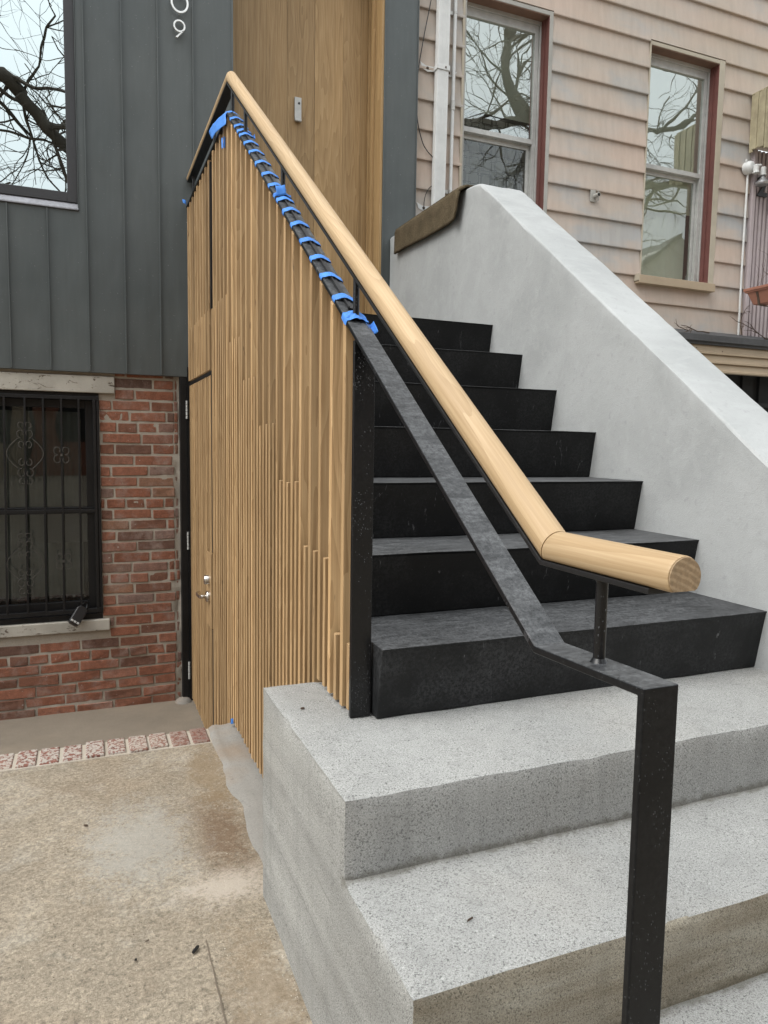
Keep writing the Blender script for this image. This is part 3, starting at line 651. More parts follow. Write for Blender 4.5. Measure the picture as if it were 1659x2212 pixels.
pos = ['topmost blue tape strip wrapped over the peak of the black rail', 'blue tape strip just below the topmost one at the rail peak', 'blue tape strip just above the highest visible sloping-rail upright',
 'blue tape strip tucked at the foot of the upper rail upright', 'blue tape strip just below the foot of the upper rail upright', 'blue tape strip second below the upper rail upright',
 'blue tape strip third below the upper rail upright', 'blue tape strip with a ragged left end midway between the two upper uprights', 'blue tape strip second above the crumpled tape at the middle upright',
 'blue tape strip directly above the crumpled tape at the middle upright', 'crumpled blue tape bunched around the foot of the middle upright', 'blue tape strip directly below the middle upright',
 'blue tape strip second below the middle upright', 'blue tape strip third below the middle upright', 'blue tape strip fourth below the middle upright', 'blue tape strip third above the large crumpled lowest piece',
 'blue tape strip second above the large crumpled lowest piece', 'blue tape strip directly above the large crumpled lowest piece', 'large crumpled blue tape piece, lowest on the rail, at the lower upright']
for i, (y, lb) in enumerate(zip(TY, pos)):
    cr = .006 if i == 10 else (.005 if i == 18 else 0)
    tape(y, .040 if i == 18 else (.025+.003*random.random()), random.uniform(-.25, .05), cr, lb, .012 if i in (7, 12, 18) else .008)
def rag(pts, name_lb, th=.0006, wrink=.003):
    """small sheet of tape: quad with wrinkles"""
    a, b, c, d = [Vector(p) for p in pts]; n = 10; vs = []; nrm = (b-a).cross(d-a).normalized()
    for i in range(n+1):
        for q in range(n+1):
            u, v = i/n, q/n; p = (a*(1-u)+b*u)*(1-v)+(d*(1-u)+c*u)*v; vs.append(p+nrm*(wrink*noise.noise(p*45)+.01*math.sin(u*3.1)*wrink/.003))
    fs = [(i*(n+1)+q, i*(n+1)+q+1, (i+1)*(n+1)+q+1, (i+1)*(n+1)+q) for i in range(n) for q in range(n)]
    m = MB(); m.add(vs, fs, smooth=True); o = m.build('tape_strip', 'tape'); s = o.modifiers.new('thick', 'SOLIDIFY'); s.thickness = th
    tag(o, name_lb, 'masking tape')
rag([(-.006, 1.655, 2.025), (-.012, 2.07, 2.100), (-.016, 1.95, 2.022), (-.010, 1.634, 1.968)], 'long blue tape flap hanging loose to the left from the rail peak', .0006, .0025)
rag([(-.004, 1.772, 1.965), (-.004, 1.725, 1.955), (-.004, 1.73, 1.912), (-.004, 1.765, 1.918)], 'small blue tape scrap stuck on a slat just below the rail peak')
rag([(-.004, 2.965, 2.048), (-.026, 2.96, 2.056), (-.022, 2.955, 2.034), (-.004, 2.965, 2.026)], 'blue tape tag sticking out at the far left end of the screen top')
rag([(-.004, 1.565, -.572), (-.004, 1.540, -.562), (-.004, 1.535, -.538), (-.004, 1.55, -.542)], 'crumpled blue tape scrap at the foot of the slats beside the cement')
rag([(.005, .85, barz(.85)+.006), (.0, .80, barz(.80)+.010), (.03, .80, barz(.8)+.016), (.035, .85, barz(.85)+.012)], 'crumpled twist of blue tape poking up beside the middle upright foot', .0006, .006)
rag([(.044, .13, barz(.13)+.002), (.062, .105, barz(.105)+.010), (.060, .07, barz(.07)+.006), (.045, .09, barz(.09)+.003)], 'blue tape corner sticking out right of the lower upright foot', .0006, .004)
rag([(.044, 1.44, barz(1.44)+.003), (.062, 1.415, barz(1.415)+.006), (.055, 1.37, barz(1.37)+.004), (.044, 1.385, barz(1.385)+.003)], 'blue tape corner sticking out right of the upper upright foot', .0006, .004)

# ------------------------------------------------------------ grey plastered cheek wall
def cheek():
    t = .25; tg = [(-1.6, -.66), (-.75, -.02)]
    top = [(-1.55, -.586), (.033, .618), (.377, .882), (1.72, 1.908)]
    top += [(1.785, 1.956), (1.815, 1.976), (1.85, 1.987), (1.90, 1.994), (1.97, 2.001), (2.05, 2.006), (2.10, 2.010), (2.5, 2.010), (2.985, 2.006)]
    # resample
    P = []
    for (a, b), (c, d) in zip(top, top[1:]):
        n = max(1, int(math.hypot(c-a, d-b)/.05))
        for i in range(n): P.append((a+(c-a)*i/n, b+(d-b)*i/n))
    P.append(top[-1])
    vs = []; fs = []; rows = [(0, -1), (0, -.06), (0, -.012), (.006, -.003), (.014, 0), (.08, .002), (.125, .002), (.17, .002), (.236, 0), (.246, -.004), (.25, -.014), (.25, -.06), (.25, -1)]
    m = len(rows)
    for (y, z) in P:
        for q, (dx, dz) in enumerate(rows):
            wv = .004*noise.noise(Vector((y*3, q*.8, 1)))+.0016*noise.noise(Vector((y*17, q*2, 4)))
            if dz == -1: vs.append((W+dx, y, GZ-.02))
            else: vs.append((W+dx+(wv if q in (2, 3, 9, 10) else 0), y, z+dz+wv))
    for i in range(len(P)-1):
        for q in range(m-1): a = i*m+q; fs.append((a, a+1, a+m+1, a+m))
    fs.append(tuple(range(m))); fs.append(tuple((len(P)-1)*m+q for q in range(m-1, -1, -1)))
    mb = MB(); mb.add(vs, fs, smooth=True); o = mb.build('cheek_wall', 'plaster'); wnm = o.modifiers.new('normals', 'WEIGHTED_NORMAL'); wnm.mode = 'FACE_AREA'; wnm.weight = 80; tag(o, 'smooth grey plastered wall with a sloping top on the right of the stairs', 'wall')
cheek()
# doormat draped over it
def mat_():
    vs = []; fs = []; ny, rows = 40, []
    prof = [(.17, .014), (.10, .014), (.03, .014), (.004, .013), (-.010, .004), (-.015, -.014), (-.016, -.05), (-.016, -.095), (-.017, -.135), (-.018, -.150)]
    m = len(prof)
    for i in range(ny+1):
        f = i/ny; y = 1.955+f*.90; ztop = 2.008-.0*f
        if y < 2.03: ztop -= (2.03-y)*.20
        for q, (dx, dz) in enumerate(prof):
            lift = 0; yy = y
            if f < .16:                                  # curled near end
                lift = -(1-f/.16)**2*.022*(1 if q >= 5 else .0); yy += (1-f/.16)*.06*max(0, q-5)/4
            hang = dz if dz > 0 else dz*(1.0+.05*math.sin(f*5))
            vs.append((W+dx+lift+.0012*noise.noise(Vector((y*9, q, 0))), yy+.002*noise.noise(Vector((q*3, f*40, 1))), ztop+hang+.0015*noise.noise(Vector((y*30, q, 3)))))
    for i in range(ny):
        for q in range(m-1): a = i*m+q; fs.append((a, a+1, a+m+1, a+m))
    mb = MB(); mb.add(vs, fs, smooth=True); o = mb.build('doormat', 'mat'); s = o.modifiers.new('thick', 'SOLIDIFY'); s.thickness = .011; s.offset = 1
    tag(o, 'brown coir doormat draped over the top of the grey wall', 'doormat')
mat_()

# ------------------------------------------------------------ dark clad townhouse
D = 2.998
th = thing('clad_townhouse', 'townhouse clad in dark grey standing seam metal over a red brick basement', 'house')
SE = [-1.93, -1.735, -1.54, -1.342, -1.143, -.943, -.745, -.543, -.345, -.151, .045]
def clad(x0, x1, z0, z1, mb): mb.box((x0+.0015, D, z0), (x1-.0015, D+.02, z1), tint=random.random())
m = MB(); xs = [-3.0, -2.6, -2.3, -2.12]+SE+[.274]
for a, b in zip(xs, xs[1:]):
    if b <= -.5829 or a < -1.75:
        if b < -1.75: clad(a, b, 1.048, 6, m)
        else:
            clad(a, b, 1.048, 1.926, m); clad(a, b, 3.75, 6, m)
    elif a < -.583: clad(a, b, 1.048, 1.926, m); clad(a, b, 3.75, 6, m); clad(-.583, b, 1.926, 3.75, m)
    else: clad(a, b, 1.048, 6, m)
for x in xs[1:-1]:
    for (z0, z1) in (((1.048, 1.922), (3.75, 6)) if -1.75 < x < -.583 else ((1.048, 6),)): m.box((x-.0028, D-.013, z0), (x+.0028, D, z1), tint=1); m.box((x-.0055, D-.0012, z0), (x-.0022, D, z1), tint=0)
m.box((.268, D-.006, 1.048), (.278, D+.23, 6), tint=.9)
m.box((-3, D+.0, 1.042), (.274, D+.07, 1.048), tint=.2)
m.build('metal_cladding', 'zinc', th)
m = MB(); m.box((1.246, D-.004, -.58), (1.470, D+.04, 6), tint=.3); m.box((1.238, D-.010, -.58), (1.246, D+.03, 6), tint=.8); m.box((1.470, D-.010, -.58), (1.476, D+.06, 6), tint=.1); m.build('metal_cladding', 'zinc', th)
# big window
wz0, wz1, wx0, wx1 = 1.973, 3.70, -1.75, -.5875
fr = MB(); yf = D+.012
fr.box((wx1-.052, yf, wz0), (wx1, yf+.08, wz1)); fr.box((wx0, yf, wz0), (wx0+.05, yf+.08, wz1)); fr.box((wx0+.05, yf+.0, wz0), (wx1-.052, yf+.08, wz0+.052)); fr.box((wx0+.05, yf, wz1-.05), (wx1-.052, yf+.08, wz1))
win = fr.build('window', 'frame', th, .002)
fr = MB(); fr.box((wx1+.0005, D-.006, 1.93), (wx1+.0045, D+.07, wz1+.05)); fr.build('window_flashing', 'zinc', win)
MB().add([(wx0, yf+.03, wz0), (wx1, yf+.03, wz0), (wx1, yf+.03, wz1), (wx0, yf+.03, wz1)], [(0, 1, 2, 3)]).build('pane', 'glass_dark', win)
MB().hexa([(wx0, D-.012, 1.928), (wx1+.003, D-.012, 1.928), (wx1+.003, D+.02, 1.928), (wx0, D+.02, 1.928), (wx0, D-.012, 1.934), (wx1+.003, D-.012, 1.934), (wx1+.003, D+.02, 1.9715), (wx0, D+.02, 1.9715)]).build('window_sill', 'galv', win)
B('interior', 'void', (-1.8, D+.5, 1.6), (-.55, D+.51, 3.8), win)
# house digits
def ring(mb, c, rx, rz, wdt, y0, y1, n=36, tilt=0):
    vs = []; fs = []
    for i in range(n):
        t = 2*math.pi*i/n
        for (k, y) in ((1, y0), (1-wdt/rx, y0), (1-wdt/rx, y1), (1, y1)):
            x, z = rx*k*math.cos(t), rz*(1-(1-k)*rx/rz)*math.sin(t); vs.append((c[0]+x*math.cos(tilt)-z*math.sin(tilt), y, c[1]+x*math.sin(tilt)+z*math.cos(tilt)))
    for i in range(n):
        j = (i+1) % n
        for q in range(4): fs.append((i*4+q, i*4+(q+1) % 4, j*4+(q+1) % 4, j*4+q))
    mb.add(vs, fs)
m = MB(); ring(m, (-.0285, 3.137), .0495, .056, .0105, D-.030, D-.022); m.box((-.031, D-.022, 3.083), (-.027, D, 3.087)); m.build('house_digit', 'digit', th, .0006)
m = MB(); ring(m, (-.031, 3.011), .0335, .0335, .0088, D-.030, D-.018)
m.hexa([(-.0525, D-.030, 2.9485), (-.0435, D-.030, 2.9445), (-.0435, D-.018, 2.9445), (-.0525, D-.018, 2.9485), (-.0125, D-.030, 2.9885), (-.0025, D-.030, 2.9925), (-.0025, D-.018, 2.9925), (-.0125, D-.018, 2.9885)])
m.box((-.034, D-.018, 2.980), (-.03, D, 2.984)); m.build('house_digit', 'digit', th, .0006)
# entrance recess with oak panelling
yb = 3.23
ps = [(.10, .531, .35), (.531, .6665, .5), (.6675, .848, .30), (.850, 1.044, .95), (1.0445, 1.165, .7), (1.166, 1.215, .45)]
m = MB()
for a, b, t in ps: m.box((a, yb, 1.25), (b-.0006, yb+.03, 3.95), tint=t)
m.build('oak_door', 'panel', th)
m = MB(); m.box((1.222, D-.004, 1.25), (1.2375, yb-.03, 3.95), tint=.6); m.box((1.2165, yb-.028, 1.25), (1.2375, yb+.03, 3.95), tint=.8); m.box((1.206, D+.11, 1.25), (1.2215, D+.14, 3.95), tint=.75); m.build('oak_jamb', 'panel', th, .0012)
B('oak_soffit', 'panel', (.27, D+.0, 3.93), (1.24, yb+.03, 3.96), th, axis='x')
B('recess_side', 'zinc', (.262, D+.021, 1.25), (.267, yb+.03, 3.96), th)
db = B('doorbell', 'alu', (.713, yb-.016, 2.735), (.757, yb-.0006, 2.868), th, .0015)
m = MB(); m.lathe([(0, -.004), (.0065, -.004), (.0075, 0)], (.741, yb-.016, 2.832), 'y', 16); m.build('bell_button', 'black', db)
B('bell_ledge', 'alu', (.713, yb-.026, 2.718), (.757, yb-.006, 2.733), db, .004)
# body behind
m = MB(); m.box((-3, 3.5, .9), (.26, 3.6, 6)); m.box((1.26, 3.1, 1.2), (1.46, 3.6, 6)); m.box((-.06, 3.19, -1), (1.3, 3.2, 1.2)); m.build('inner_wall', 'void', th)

# brick basement
BY = D+.035
m = MB(); ch = .0643; zb0 = -.965; rnd = random.Random(3)
def in_win(x0, x1, z0, z1): return x1 > -1.6 and x0 < -.4995 and z1 > -.465 and z0 < .945
r = 0; z = zb0
while z < 1.05:
    rowh = ch-.0128; low = z < -.6
    hdr = (r % 7 == 5); L = .098 if hdr else .204; x = -3.0-(.1 if r % 2 else 0)-rnd.uniform(0, .02); xe = -.082
    while x < xe-.015:
        ll = L+rnd.uniform(-.008, .008); x1 = min(x+ll, xe+rnd.uniform(-.004, .004))
        a0, a1 = x, x1
        zt = z+rowh
        lim = -.4995
        cz0, cz1 = z, zt
        if cz0 < .925 and cz1 > -.40:      # window band
            if a1 <= lim and a0 > -1.62: x = x1+.011; continue
            if a0 < lim < a1 and a0 > -1.62: a0 = lim+.003
            if a0 < -1.62 < a1: a1 = -1.62
        if cz1 > .945 and cz0 < 1.02 and a0 < -.41: a1 = a1; 
        if cz1 > .93 and a0 < -.414:
            if a1 > -.40: a0 = -.408
            else: x = x1+.011; continue
        if cz0 < -.41 and cz1 > -.475 and a0 < -.462:
            if a1 > -.455: a0 = -.458
            else: x = x1+.011; continue
        if a1-a0 > .012:
            dy = rnd.uniform(-.0025, .0025)-(.005*rnd.random() if low else 0); dz = rnd.uniform(-.002, .002)
            jit = lambda s=.0022: rnd.uniform(-s, s)*(2 if low else 1)
            t = rnd.random(); t = t*.75 if low else t
            y0 = BY+dy
            m.hexa([(a0+jit(), y0+jit(), z+dz+jit()), (a1+jit(), y0+jit(), z+dz+jit()), (a1, BY+.06, z+dz), (a0, BY+.06, z+dz), (a0+jit(), y0+jit(), zt+dz+jit()), (a1+jit(), y0+jit(), zt+dz+jit()), (a1, BY+.06, zt+dz), (a0, BY+.06, zt+dz)], t)
        x = x1+.0125
    # toothed rough return at the right-hand end
    if rnd.random() < .9:
        q0 = xe+.008+rnd.uniform(-.004, .006); q1 = -.052+rnd.uniform(-.012, .004); dy = .001+rnd.uniform(0, .010)
        m.hexa([(q0, BY+dy, z+.001), (q1, BY+dy+.004, z+.001), (q1, BY+.06, z+.001), (q0, BY+.06, z+.001), (q0, BY+dy, z+rowh+.006), (q1, BY+dy+.003, z+rowh+.004), (q1, BY+.06, z+rowh), (q0, BY+.06, z+rowh)], rnd.random()*.35+.62)
    z += ch; r += 1
m.build('brick_wall', 'brick', th, .0035, 2)
def mort(name, x0, x1, z0, z1):
    q = MB(); nx, nz = max(1, int((x1-x0)/.02)), max(1, int((z1-z0)/.02)); vs = []
    for i in range(nz+1):
        for k in range(nx+1):
            x = x0+(x1-x0)*k/nx; zz = z0+(z1-z0)*i/nz; vs.append((x, BY+.0042+.0035*noise.noise(Vector((x*25, zz*25, 0)))+.006*max(0, noise.noise(Vector((x*6, zz*6, 7))))*(-.75 if zz < -.75 or x > -.15 else -.15)+(.006+.012*noise.noise(Vector((x*40, zz*18, 3))) if x > -.083 else 0), zz))
    q.add(vs, [(i*(nx+1)+k, i*(nx+1)+k+1, (i+1)*(nx+1)+k+1, (i+1)*(nx+1)+k) for i in range(nz) for k in range(nx)], smooth=True); return q
q = mort('m', -.4985, -.045, -.97, 1.05); q2 = mort('m', -3, -.4985, -.97, -.44); q3 = mort('m', -3, -.4985, .94, 1.05); q4 = mort('m', -3, -1.62, -.44, .94)
for o2 in (q2, q3, q4): q.add(o2.v, o2.f, smooth=True)
q.build('mortar', 'mortar', th)
# basement window with grille
sh = -.4995
sm = MB(); sm.box((-1.64, D+.012, -.470), (-.463, D+.16, -.404)); sill = None
bw = MB()
for (a, b) in (((-1.62, D+.045, .885), (sh, D+.12, .925)), ((-1.62, D+.045, -.404), (sh, D+.12, -.372)), ((sh-.03, D+.045, -.372), (sh, D+.12, .885)), ((-1.62, D+.045, -.372), (-1.59, D+.12, .885)), ((-1.59, D+.075, .225), (sh-.03, D+.115, .262)), ((sh-.075, D+.085, -.372), (sh-.03, D+.12, .885)), ((-1.59, D+.085, -.372), (sh-.075, D+.12, -.300)), ((-1.59, D+.085, .84), (sh-.075, D+.12, .885))): bw.box(a, b)
bwin = bw.build('window', 'steel', th, .002)
sm.build('window_sill', 'chip', bwin, .004)
B('window_lintel', 'chip', (-1.66, D+.016, .9265), (-.412, D+.09, 1.022), bwin, .004)
MB().add([(-1.59, D+.105, -.36), (sh-.03, D+.105, -.36), (sh-.03, D+.105, .88), (-1.59, D+.105, .88)], [(0, 1, 2, 3)]).build('pane', 'glass_low', bwin)
def drape(x0, x1, z0, z1, y, mat, parent, amp=.012, fr=55, name='curtain'):
    n = int((x1-x0)/.01)+1; vs = []
    for i in range(n+1):
        x = x0+(x1-x0)*i/n; yy = y+amp*math.sin(x*fr)+amp*.5*math.sin(x*fr*2.3+1); vs += [(x, yy, z0), (x, yy*.9+y*.1, z1)]
    return MB().add(vs, [(2*i, 2*i+2, 2*i+3, 2*i+1) for i in range(n)], smooth=True).build(name, mat, parent)
MT['dimcurtain'] = simple('dingy_curtain', (.095, .10, .09), .9, var=.35, scale=5)
drape(-1.55, -.60, -.28, .82, D+.19, 'dimcurtain', bwin, .008, 40)
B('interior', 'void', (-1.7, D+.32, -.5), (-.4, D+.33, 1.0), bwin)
B('paper_sheet', 'bluepaper' if 'bluepaper' in MT else 'frame', (-.80, D+.125, .05), (-.54, D+.13, .235), bwin)
gr = MB(); gy = D+.022
for x0_, x1_ in ((-1.21, -1.22), (-1.095, -1.105), (-.988, -1.005), (-.885, -.899), (-.792, -.803), (-.698, -.710), (-.607, -.616)): gr.sweep([(x0_, gy, .888), (x1_, gy, -.345)], [(-.0055, -.0055), (.0055, -.0055), (.0055, .0055), (-.0055, .0055)], smooth=False)
gr.box((-1.6, gy-.006, .240), (-.53, gy+.006, .254)); gr.box((-1.6, gy-.005, .885), (-.5, gy+.022, .905)); gr.box((-1.6, gy-.005, -.358), (-.5, gy+.022, -.335)); gr.box((-.533, gy-.005, -.335), (-.517, gy+.022, .885)); gr.box((-.512, gy-.003, -.36), (-.5, gy+.024, .91))
grille = gr.build('window_grille', 'steel', th, .001)
MT['iron'] = simple('worn_iron', (.065, .060, .052), .5, .2, var=.4)
def scroll(mb, c, sx, sz, r=.030):
    pts = []
    for i in range(22):
        t = i/21; a = -math.pi*.5+t*math.pi*1.75; rr = r*(1-.52*t); pts.append((c[0]+sx*(r*.95+rr*math.cos(a)*.9-r*.2), gy-.008, c[1]+sz*(r+rr*math.sin(a))))
    mb.tube(pts, .0023, 6)
def quatre(cx, cz, r=.026):
    mb = MB()
    for sx in (1, -1):
        for sz in (1, -1): scroll(mb, (cx, cz), sx, sz, r)
    mb.box((cx-.006, gy-.009, cz-.007), (cx+.006, gy+.004, cz+.007)); mb.build('scroll', 'iron', grille)
quatre(-.703, .568); quatre(-.705, -.045)
def bigs(cx, cz):
    mb = MB()
    for sz in (1, -1):
        for sx in (1, -1):
            scroll(mb, (cx, cz+sz*.085), sx, sz, .026); scroll(mb, (cx, cz+sz*.03), sx, sz, .022)
            scroll(mb, (cx, cz+sz*.14), sx, sz*.9, .022)
    for sx in (1, -1):
        mb.tube([(cx+sx*(.035+.058*math.sin(math.pi*i/16)), gy-.007, cz-.085+.17*i/16) for i in range(17)], .0025, 6)
    mb.build('scroll', 'iron', grille)
bigs(-.889, .575); bigs(-.905, -.05)
# key lock box hanging on the sill
kb = thing('key_lock_box', 'black key lock box hanging from the window grille onto the flaking sill', 'lock box')
ang = Matrix.Translation((-.633, D-.012, -.362)) @ Matrix.Rotation(R(36), 4, 'Y') @ Matrix.Rotation(R(-34), 4, 'X') @ Matrix.Diagonal((1.5, 1.3, 1.2, 1))
m = MB(); prof = [(-.020, -.048), (-.014, -.054), (.014, -.054), (.020, -.048), (.021, .030), (.013, .044), (-.013, .044), (-.021, .030)]
m.prism_y(prof, -.016, .014); o = m.build('lock_body', 'black', kb, .004, 3); o.matrix_local = ang
m = MB(); [m.box((x, -.0195, -.050), (x+.009, -.0155, -.0405)) for x in (-.0165, -.0045, .0075)]; o = m.build('lock_keys', 'alu', kb, .0008); o.matrix_local = ang
m = MB(); m.tube([(.011*math.cos(math.pi*i/12), 0, .040+.030*math.sin(math.pi*i/12)**.6) for i in range(13)], .0032, 8); o = m.build('shackle', 'black', kb); o.matrix_local = ang
# grey metal strip by the brick end and cement foot
B('conduit_strip', 'frame', (-.0468, D+.03, -.95), (-.0455, D+.08, 1.04), th)
m = MB(); m.lathe([(.001, .020), (.03, .016), (.045, .004), (.052, -.012)], (-.045, 2.99, -.948), 'z', 18); o = m.build('cement_lump', 'patch'); tag(o, 'small grey cement mound around the foot of the black door post', 'cement')

# ------------------------------------------------------------ pink sided house
P = 3.04
pk = thing('sided_house', 'faded pink clapboard house with two tall sash windows', 'house')
OW = [(1.828, 2.527, 1.96, 3.70), (3.392, 4.140, 1.96, 3.70)]
m = MB(); z = 1.791-.1898; k = 0
while z < 7.2:
    z1 = z+.1898
    ivs = [(1.49, 9.0)] if z1 < 7.2 and z > 3.08 else [(1.49, 4.475)]
    def cut(ivs, a, b):
        o_ = []
        for (p, q) in ivs:
            if b <= p or a >= q: o_.append((p, q)); continue
            if p < a: o_.append((p, a))
            if q > b: o_.append((b, q))
        return o_
    segs = []
    brk = [z, z1]
    for (a, b, c, d) in OW:
        for e_ in (c, d):
            if z < e_ < z1: brk.append(e_)
    brk = sorted(set(brk))
    for s0, s1 in zip(brk, brk[1:]):
        iv = list(ivs)
        for (a, b, c, d) in OW:
            if s0 >= c-1e-6 and s1 <= d+1e-6: iv = cut(iv, a, b)
        f0, f1 = (s0-z)/(z1-z), (s1-z)/(z1-z)
        ya, yb_ = P-.019+.019*f0, P-.019+.019*f1
        for (a, b) in iv:
            pr = [(ya, s0), (yb_, s1), (P+.03, s1), (P+.03, s0)]
            if f0 < 1e-6: pr = [(ya+.001, s0-.004), (ya, s0+.003), (yb_, s1), (P+.03, s1), (P+.03, s0-.004)]
            m.prism_x(pr, a, b)
    z = z1
m.build('siding', 'siding', pk)
m = MB(); m.box((1.476, P+.02, -.6), (9, P+.03, 1.6)); m.box((1.48, P+.031, 1.5), (9, P+.04, 7.2)) if False else None; m.build('lower_wall', 'void', pk)
def sash(x0, x1, z0, z1, kind):
    """opening x0..x1, z0..z1 ; frame plane 3.12"""
    c = MB(); c.box((x1, P-.016, z0), (x1+.030 if kind == 1 else x1+.056, P+.02, z1+.03)); c.box((x0-.012, P-.015, z0), (x0, P+.02, z1+.03)); c.box((x0, P-.0155, z1), (x1, P+.02, z1+.028))
    wn = c.build('window', 'greytrim' if kind == 1 else 'trim', pk, .002)
    r_ = MB(); r_.box((x1-.004, P-.013, z0+.01), (x1+.0, P+.078, z1)); r_.box((x1-.012, P+.03, z0+.01), (x1-.004, P+.078, z1)); r_.build('reveal', 'red', wn)
    B('head_board', 'brown', (x0, P-.012, z1-.006), (x1-.004, P+.078, z1), wn)
    B('left_reveal', 'trim', (x0-.01, P, z0), (x0, P+.10, z1), wn)
    fy = P+.08; f = MB(); fw = .052
    X0, X1 = x0-.01, x1-.002
    f.box((X1-fw, fy, z0+.03), (X1-fw*.45, fy+.03, z1)); f.box((X1-fw*.42, fy-.012, z0+.03), (X1, fy+.03, z1)); f.box((X0, fy, z0+.03), (X0+.03, fy+.03, z1))
    f.box((X0+.03, fy, z1-.085), (X1-fw, fy+.03, z1-.03)); f.box((X0, fy-.012, z1-.030), (X1-fw*.42, fy+.03, z1)); f.box((X0+.03, fy-.004, 2.822), (X1-fw, fy+.03, 2.856)); f.box((X0+.03, fy+.032, 2.79), (X1-fw, fy+.052, 2.822))
    f.box((X0, fy, z0+.01), (X1, fy+.06, z0+.045)); f.box((X1-fw-.025, fy+.032, z0+.045), (X1-fw+.006, fy+.055, 2.79)); f.box((X0, fy+.032, z0+.045), (X0+.03, fy+.055, 2.79)) 
    f.box((X1-fw-.01, fy-.006, z0+.03), (X1-fw+.012, fy+.03, z0+.12)) if kind == 2 else None
    f.build('sash_frame', 'alu', wn, .0015)
    MB().add([(X0+.02, fy+.015, 2.84), (X1-fw+.003, fy+.015, 2.84), (X1-fw+.003, fy+.015, z1-.04), (X0+.02, fy+.015, z1-.04)], [(0, 1, 2, 3)]).build('pane', 'glass_old', wn)
    MB().add([(X0+.02, fy+.042, z0+.03), (X1-fw, fy+.042, z0+.03), (X1-fw, fy+.042, 2.80), (X0+.02, fy+.042, 2.80)], [(0, 1, 2, 3)]).build('pane', 'glass_mid' if kind == 1 else 'glass_w2', wn)
    if kind == 1:
        B('interior_board', 'dimcurtain', (X0, fy+.19, z0), (X1+.2, fy+.20, z1), wn)
        drape(X0+.0, X1-.01, z0, 3.00, fy+.13, 'pcurtain', wn, .006, 30)
        B('blind', 'blind', (X0, fy+.072, 3.0), (X1, fy+.075, z1), wn)
    else:
        drape(X0+.16, X1-.05, z0, z1, fy+.14, 'blind', wn, .010, 26); B('blind', 'blind', (X0, fy+.072, 2.55), (X1, fy+.075, z1), wn); B('interior_board', 'dimcurtain', (X0-.1, fy+.25, z0), (X1+.2, fy+.26, z1), wn)
    if kind == 2:
        s = MB(); s.box((3.352, P-.062, 1.915), (4.118, P+.05, 1.977)); s.build('window_sill', 'tan', wn, .003)
        MB().hexa([(3.345, P-.06, 1.985-.05), (3.352, P-.06, 1.935), (3.352, P+.02, 1.935), (3.345, P+.02, 1.935), (3.345, P-.06, 1.985), (3.352, P-.06, 1.985), (3.352, P+.02, 1.985), (3.345, P+.02, 1.985)]).build('sill_end', 'trim', wn)
sash(1.84, 2.497, 1.96, 3.665, 1); sash(3.405, 4.084, 1.96, 3.665, 2)
m = MB(); m.box((1.812, P-.018, 1.7), (1.828, P+.02, 3.9)); m.build('corner_strip', 'trim', pk)
# downspout + straps, conduit + clips
m = MB(); y0, y1 = P-.070, P-.022
x = 1.598; 
for i in range(1):
    m.hexa([(x-.0, y0, 2.02), (x+.080, y0, 2.02), (x+.080, y1, 2.02), (x, y1, 2.02), (x+.02, y0, 4.5), (x+.100, y0, 4.5), (x+.100, y1, 4.5), (x+.02, y1, 4.5)])
for dx in (.012, .027, .042, .057): m.hexa([(x+dx, y0-.002, 2.03), (x+dx+.004, y0-.002, 2.03), (x+dx+.004, y0, 2.03), (x+dx, y0, 2.03), (x+dx+.02, y0-.002, 4.5), (x+dx+.024, y0-.002, 4.5), (x+dx+.024, y0, 4.5), (x+dx+.02, y0, 4.5)])
ds = m.build('downspout', 'white', pk, .006)
for zc in (3.125, 2.235):
    s = MB(); xa = x-.0+.02*(zc-2.02)/2.48
    s.box((xa-.006, y0-.006, zc-.016), (xa+.087, y0-.003, zc+.016)); s.box((xa-.006, y0-.006, zc-.016), (xa-.003, P-.012, zc+.016)); s.box((xa+.084, y0-.006, zc-.016), (xa+.087, P-.012, zc+.016))
    vs = [(xa-.006, zc-.014), (xa-.006, zc+.016), (xa-.06, zc+.014), (xa-.105, zc+.034), (xa-.09, zc-.006), (xa-.05, zc-.022)]; s.prism_y(vs, P-.018, P-.015)
    vs = [(xa+.087, zc-.014), (xa+.087, zc+.016), (xa+.13, zc+.004), (xa+.17, zc+.018), (xa+.15, zc-.012), (xa+.12, zc-.024)]; s.prism_y(vs, P-.018, P-.015)
    s.build('strap', 'white', ds, .002)
    for (rr, xx, yy) in ((.010, xa-.05, P-.018), (.007, xa+.11, P-.018), (.006, xa+.055, y0-.006)): s = MB(); s.lathe([(0, -.006), (rr*.8, -.005), (rr, 0)], (xx, yy, zc), 'y', 12); s.build('strap_screw', 'twig', ds)
m = MB(); m.tube([(1.736, P-.035, 2.20), (1.740, P-.035, 2.9), (1.749, P-.035, 4.4)], .0115, 12); cn = m.build('conduit', 'white', pk)
m = MB(); m.tube([(1.740, P-.035, 2.885), (1.7405, P-.035, 2.945)], .0155, 12); m.build('conduit_coupling', 'alu', cn)
for zc in (3.50, 2.36): m = MB(); m.tube([(1.7365+.006*(zc-2.2), P-.035, zc-.008), (1.7365+.006*(zc-2.2), P-.035, zc+.008)], .0135, 12); m.box((1.686+.005*(zc-2.2), P-.028, zc-.011), (1.722+.005*(zc-2.2), P-.024, zc+.011)); m.lathe([(0, -.006), (.005, -.004), (.006, 0)], (1.698+.005*(zc-2.2), P-.028, zc), 'y', 10); m.build('conduit_clip', 'alu', cn)
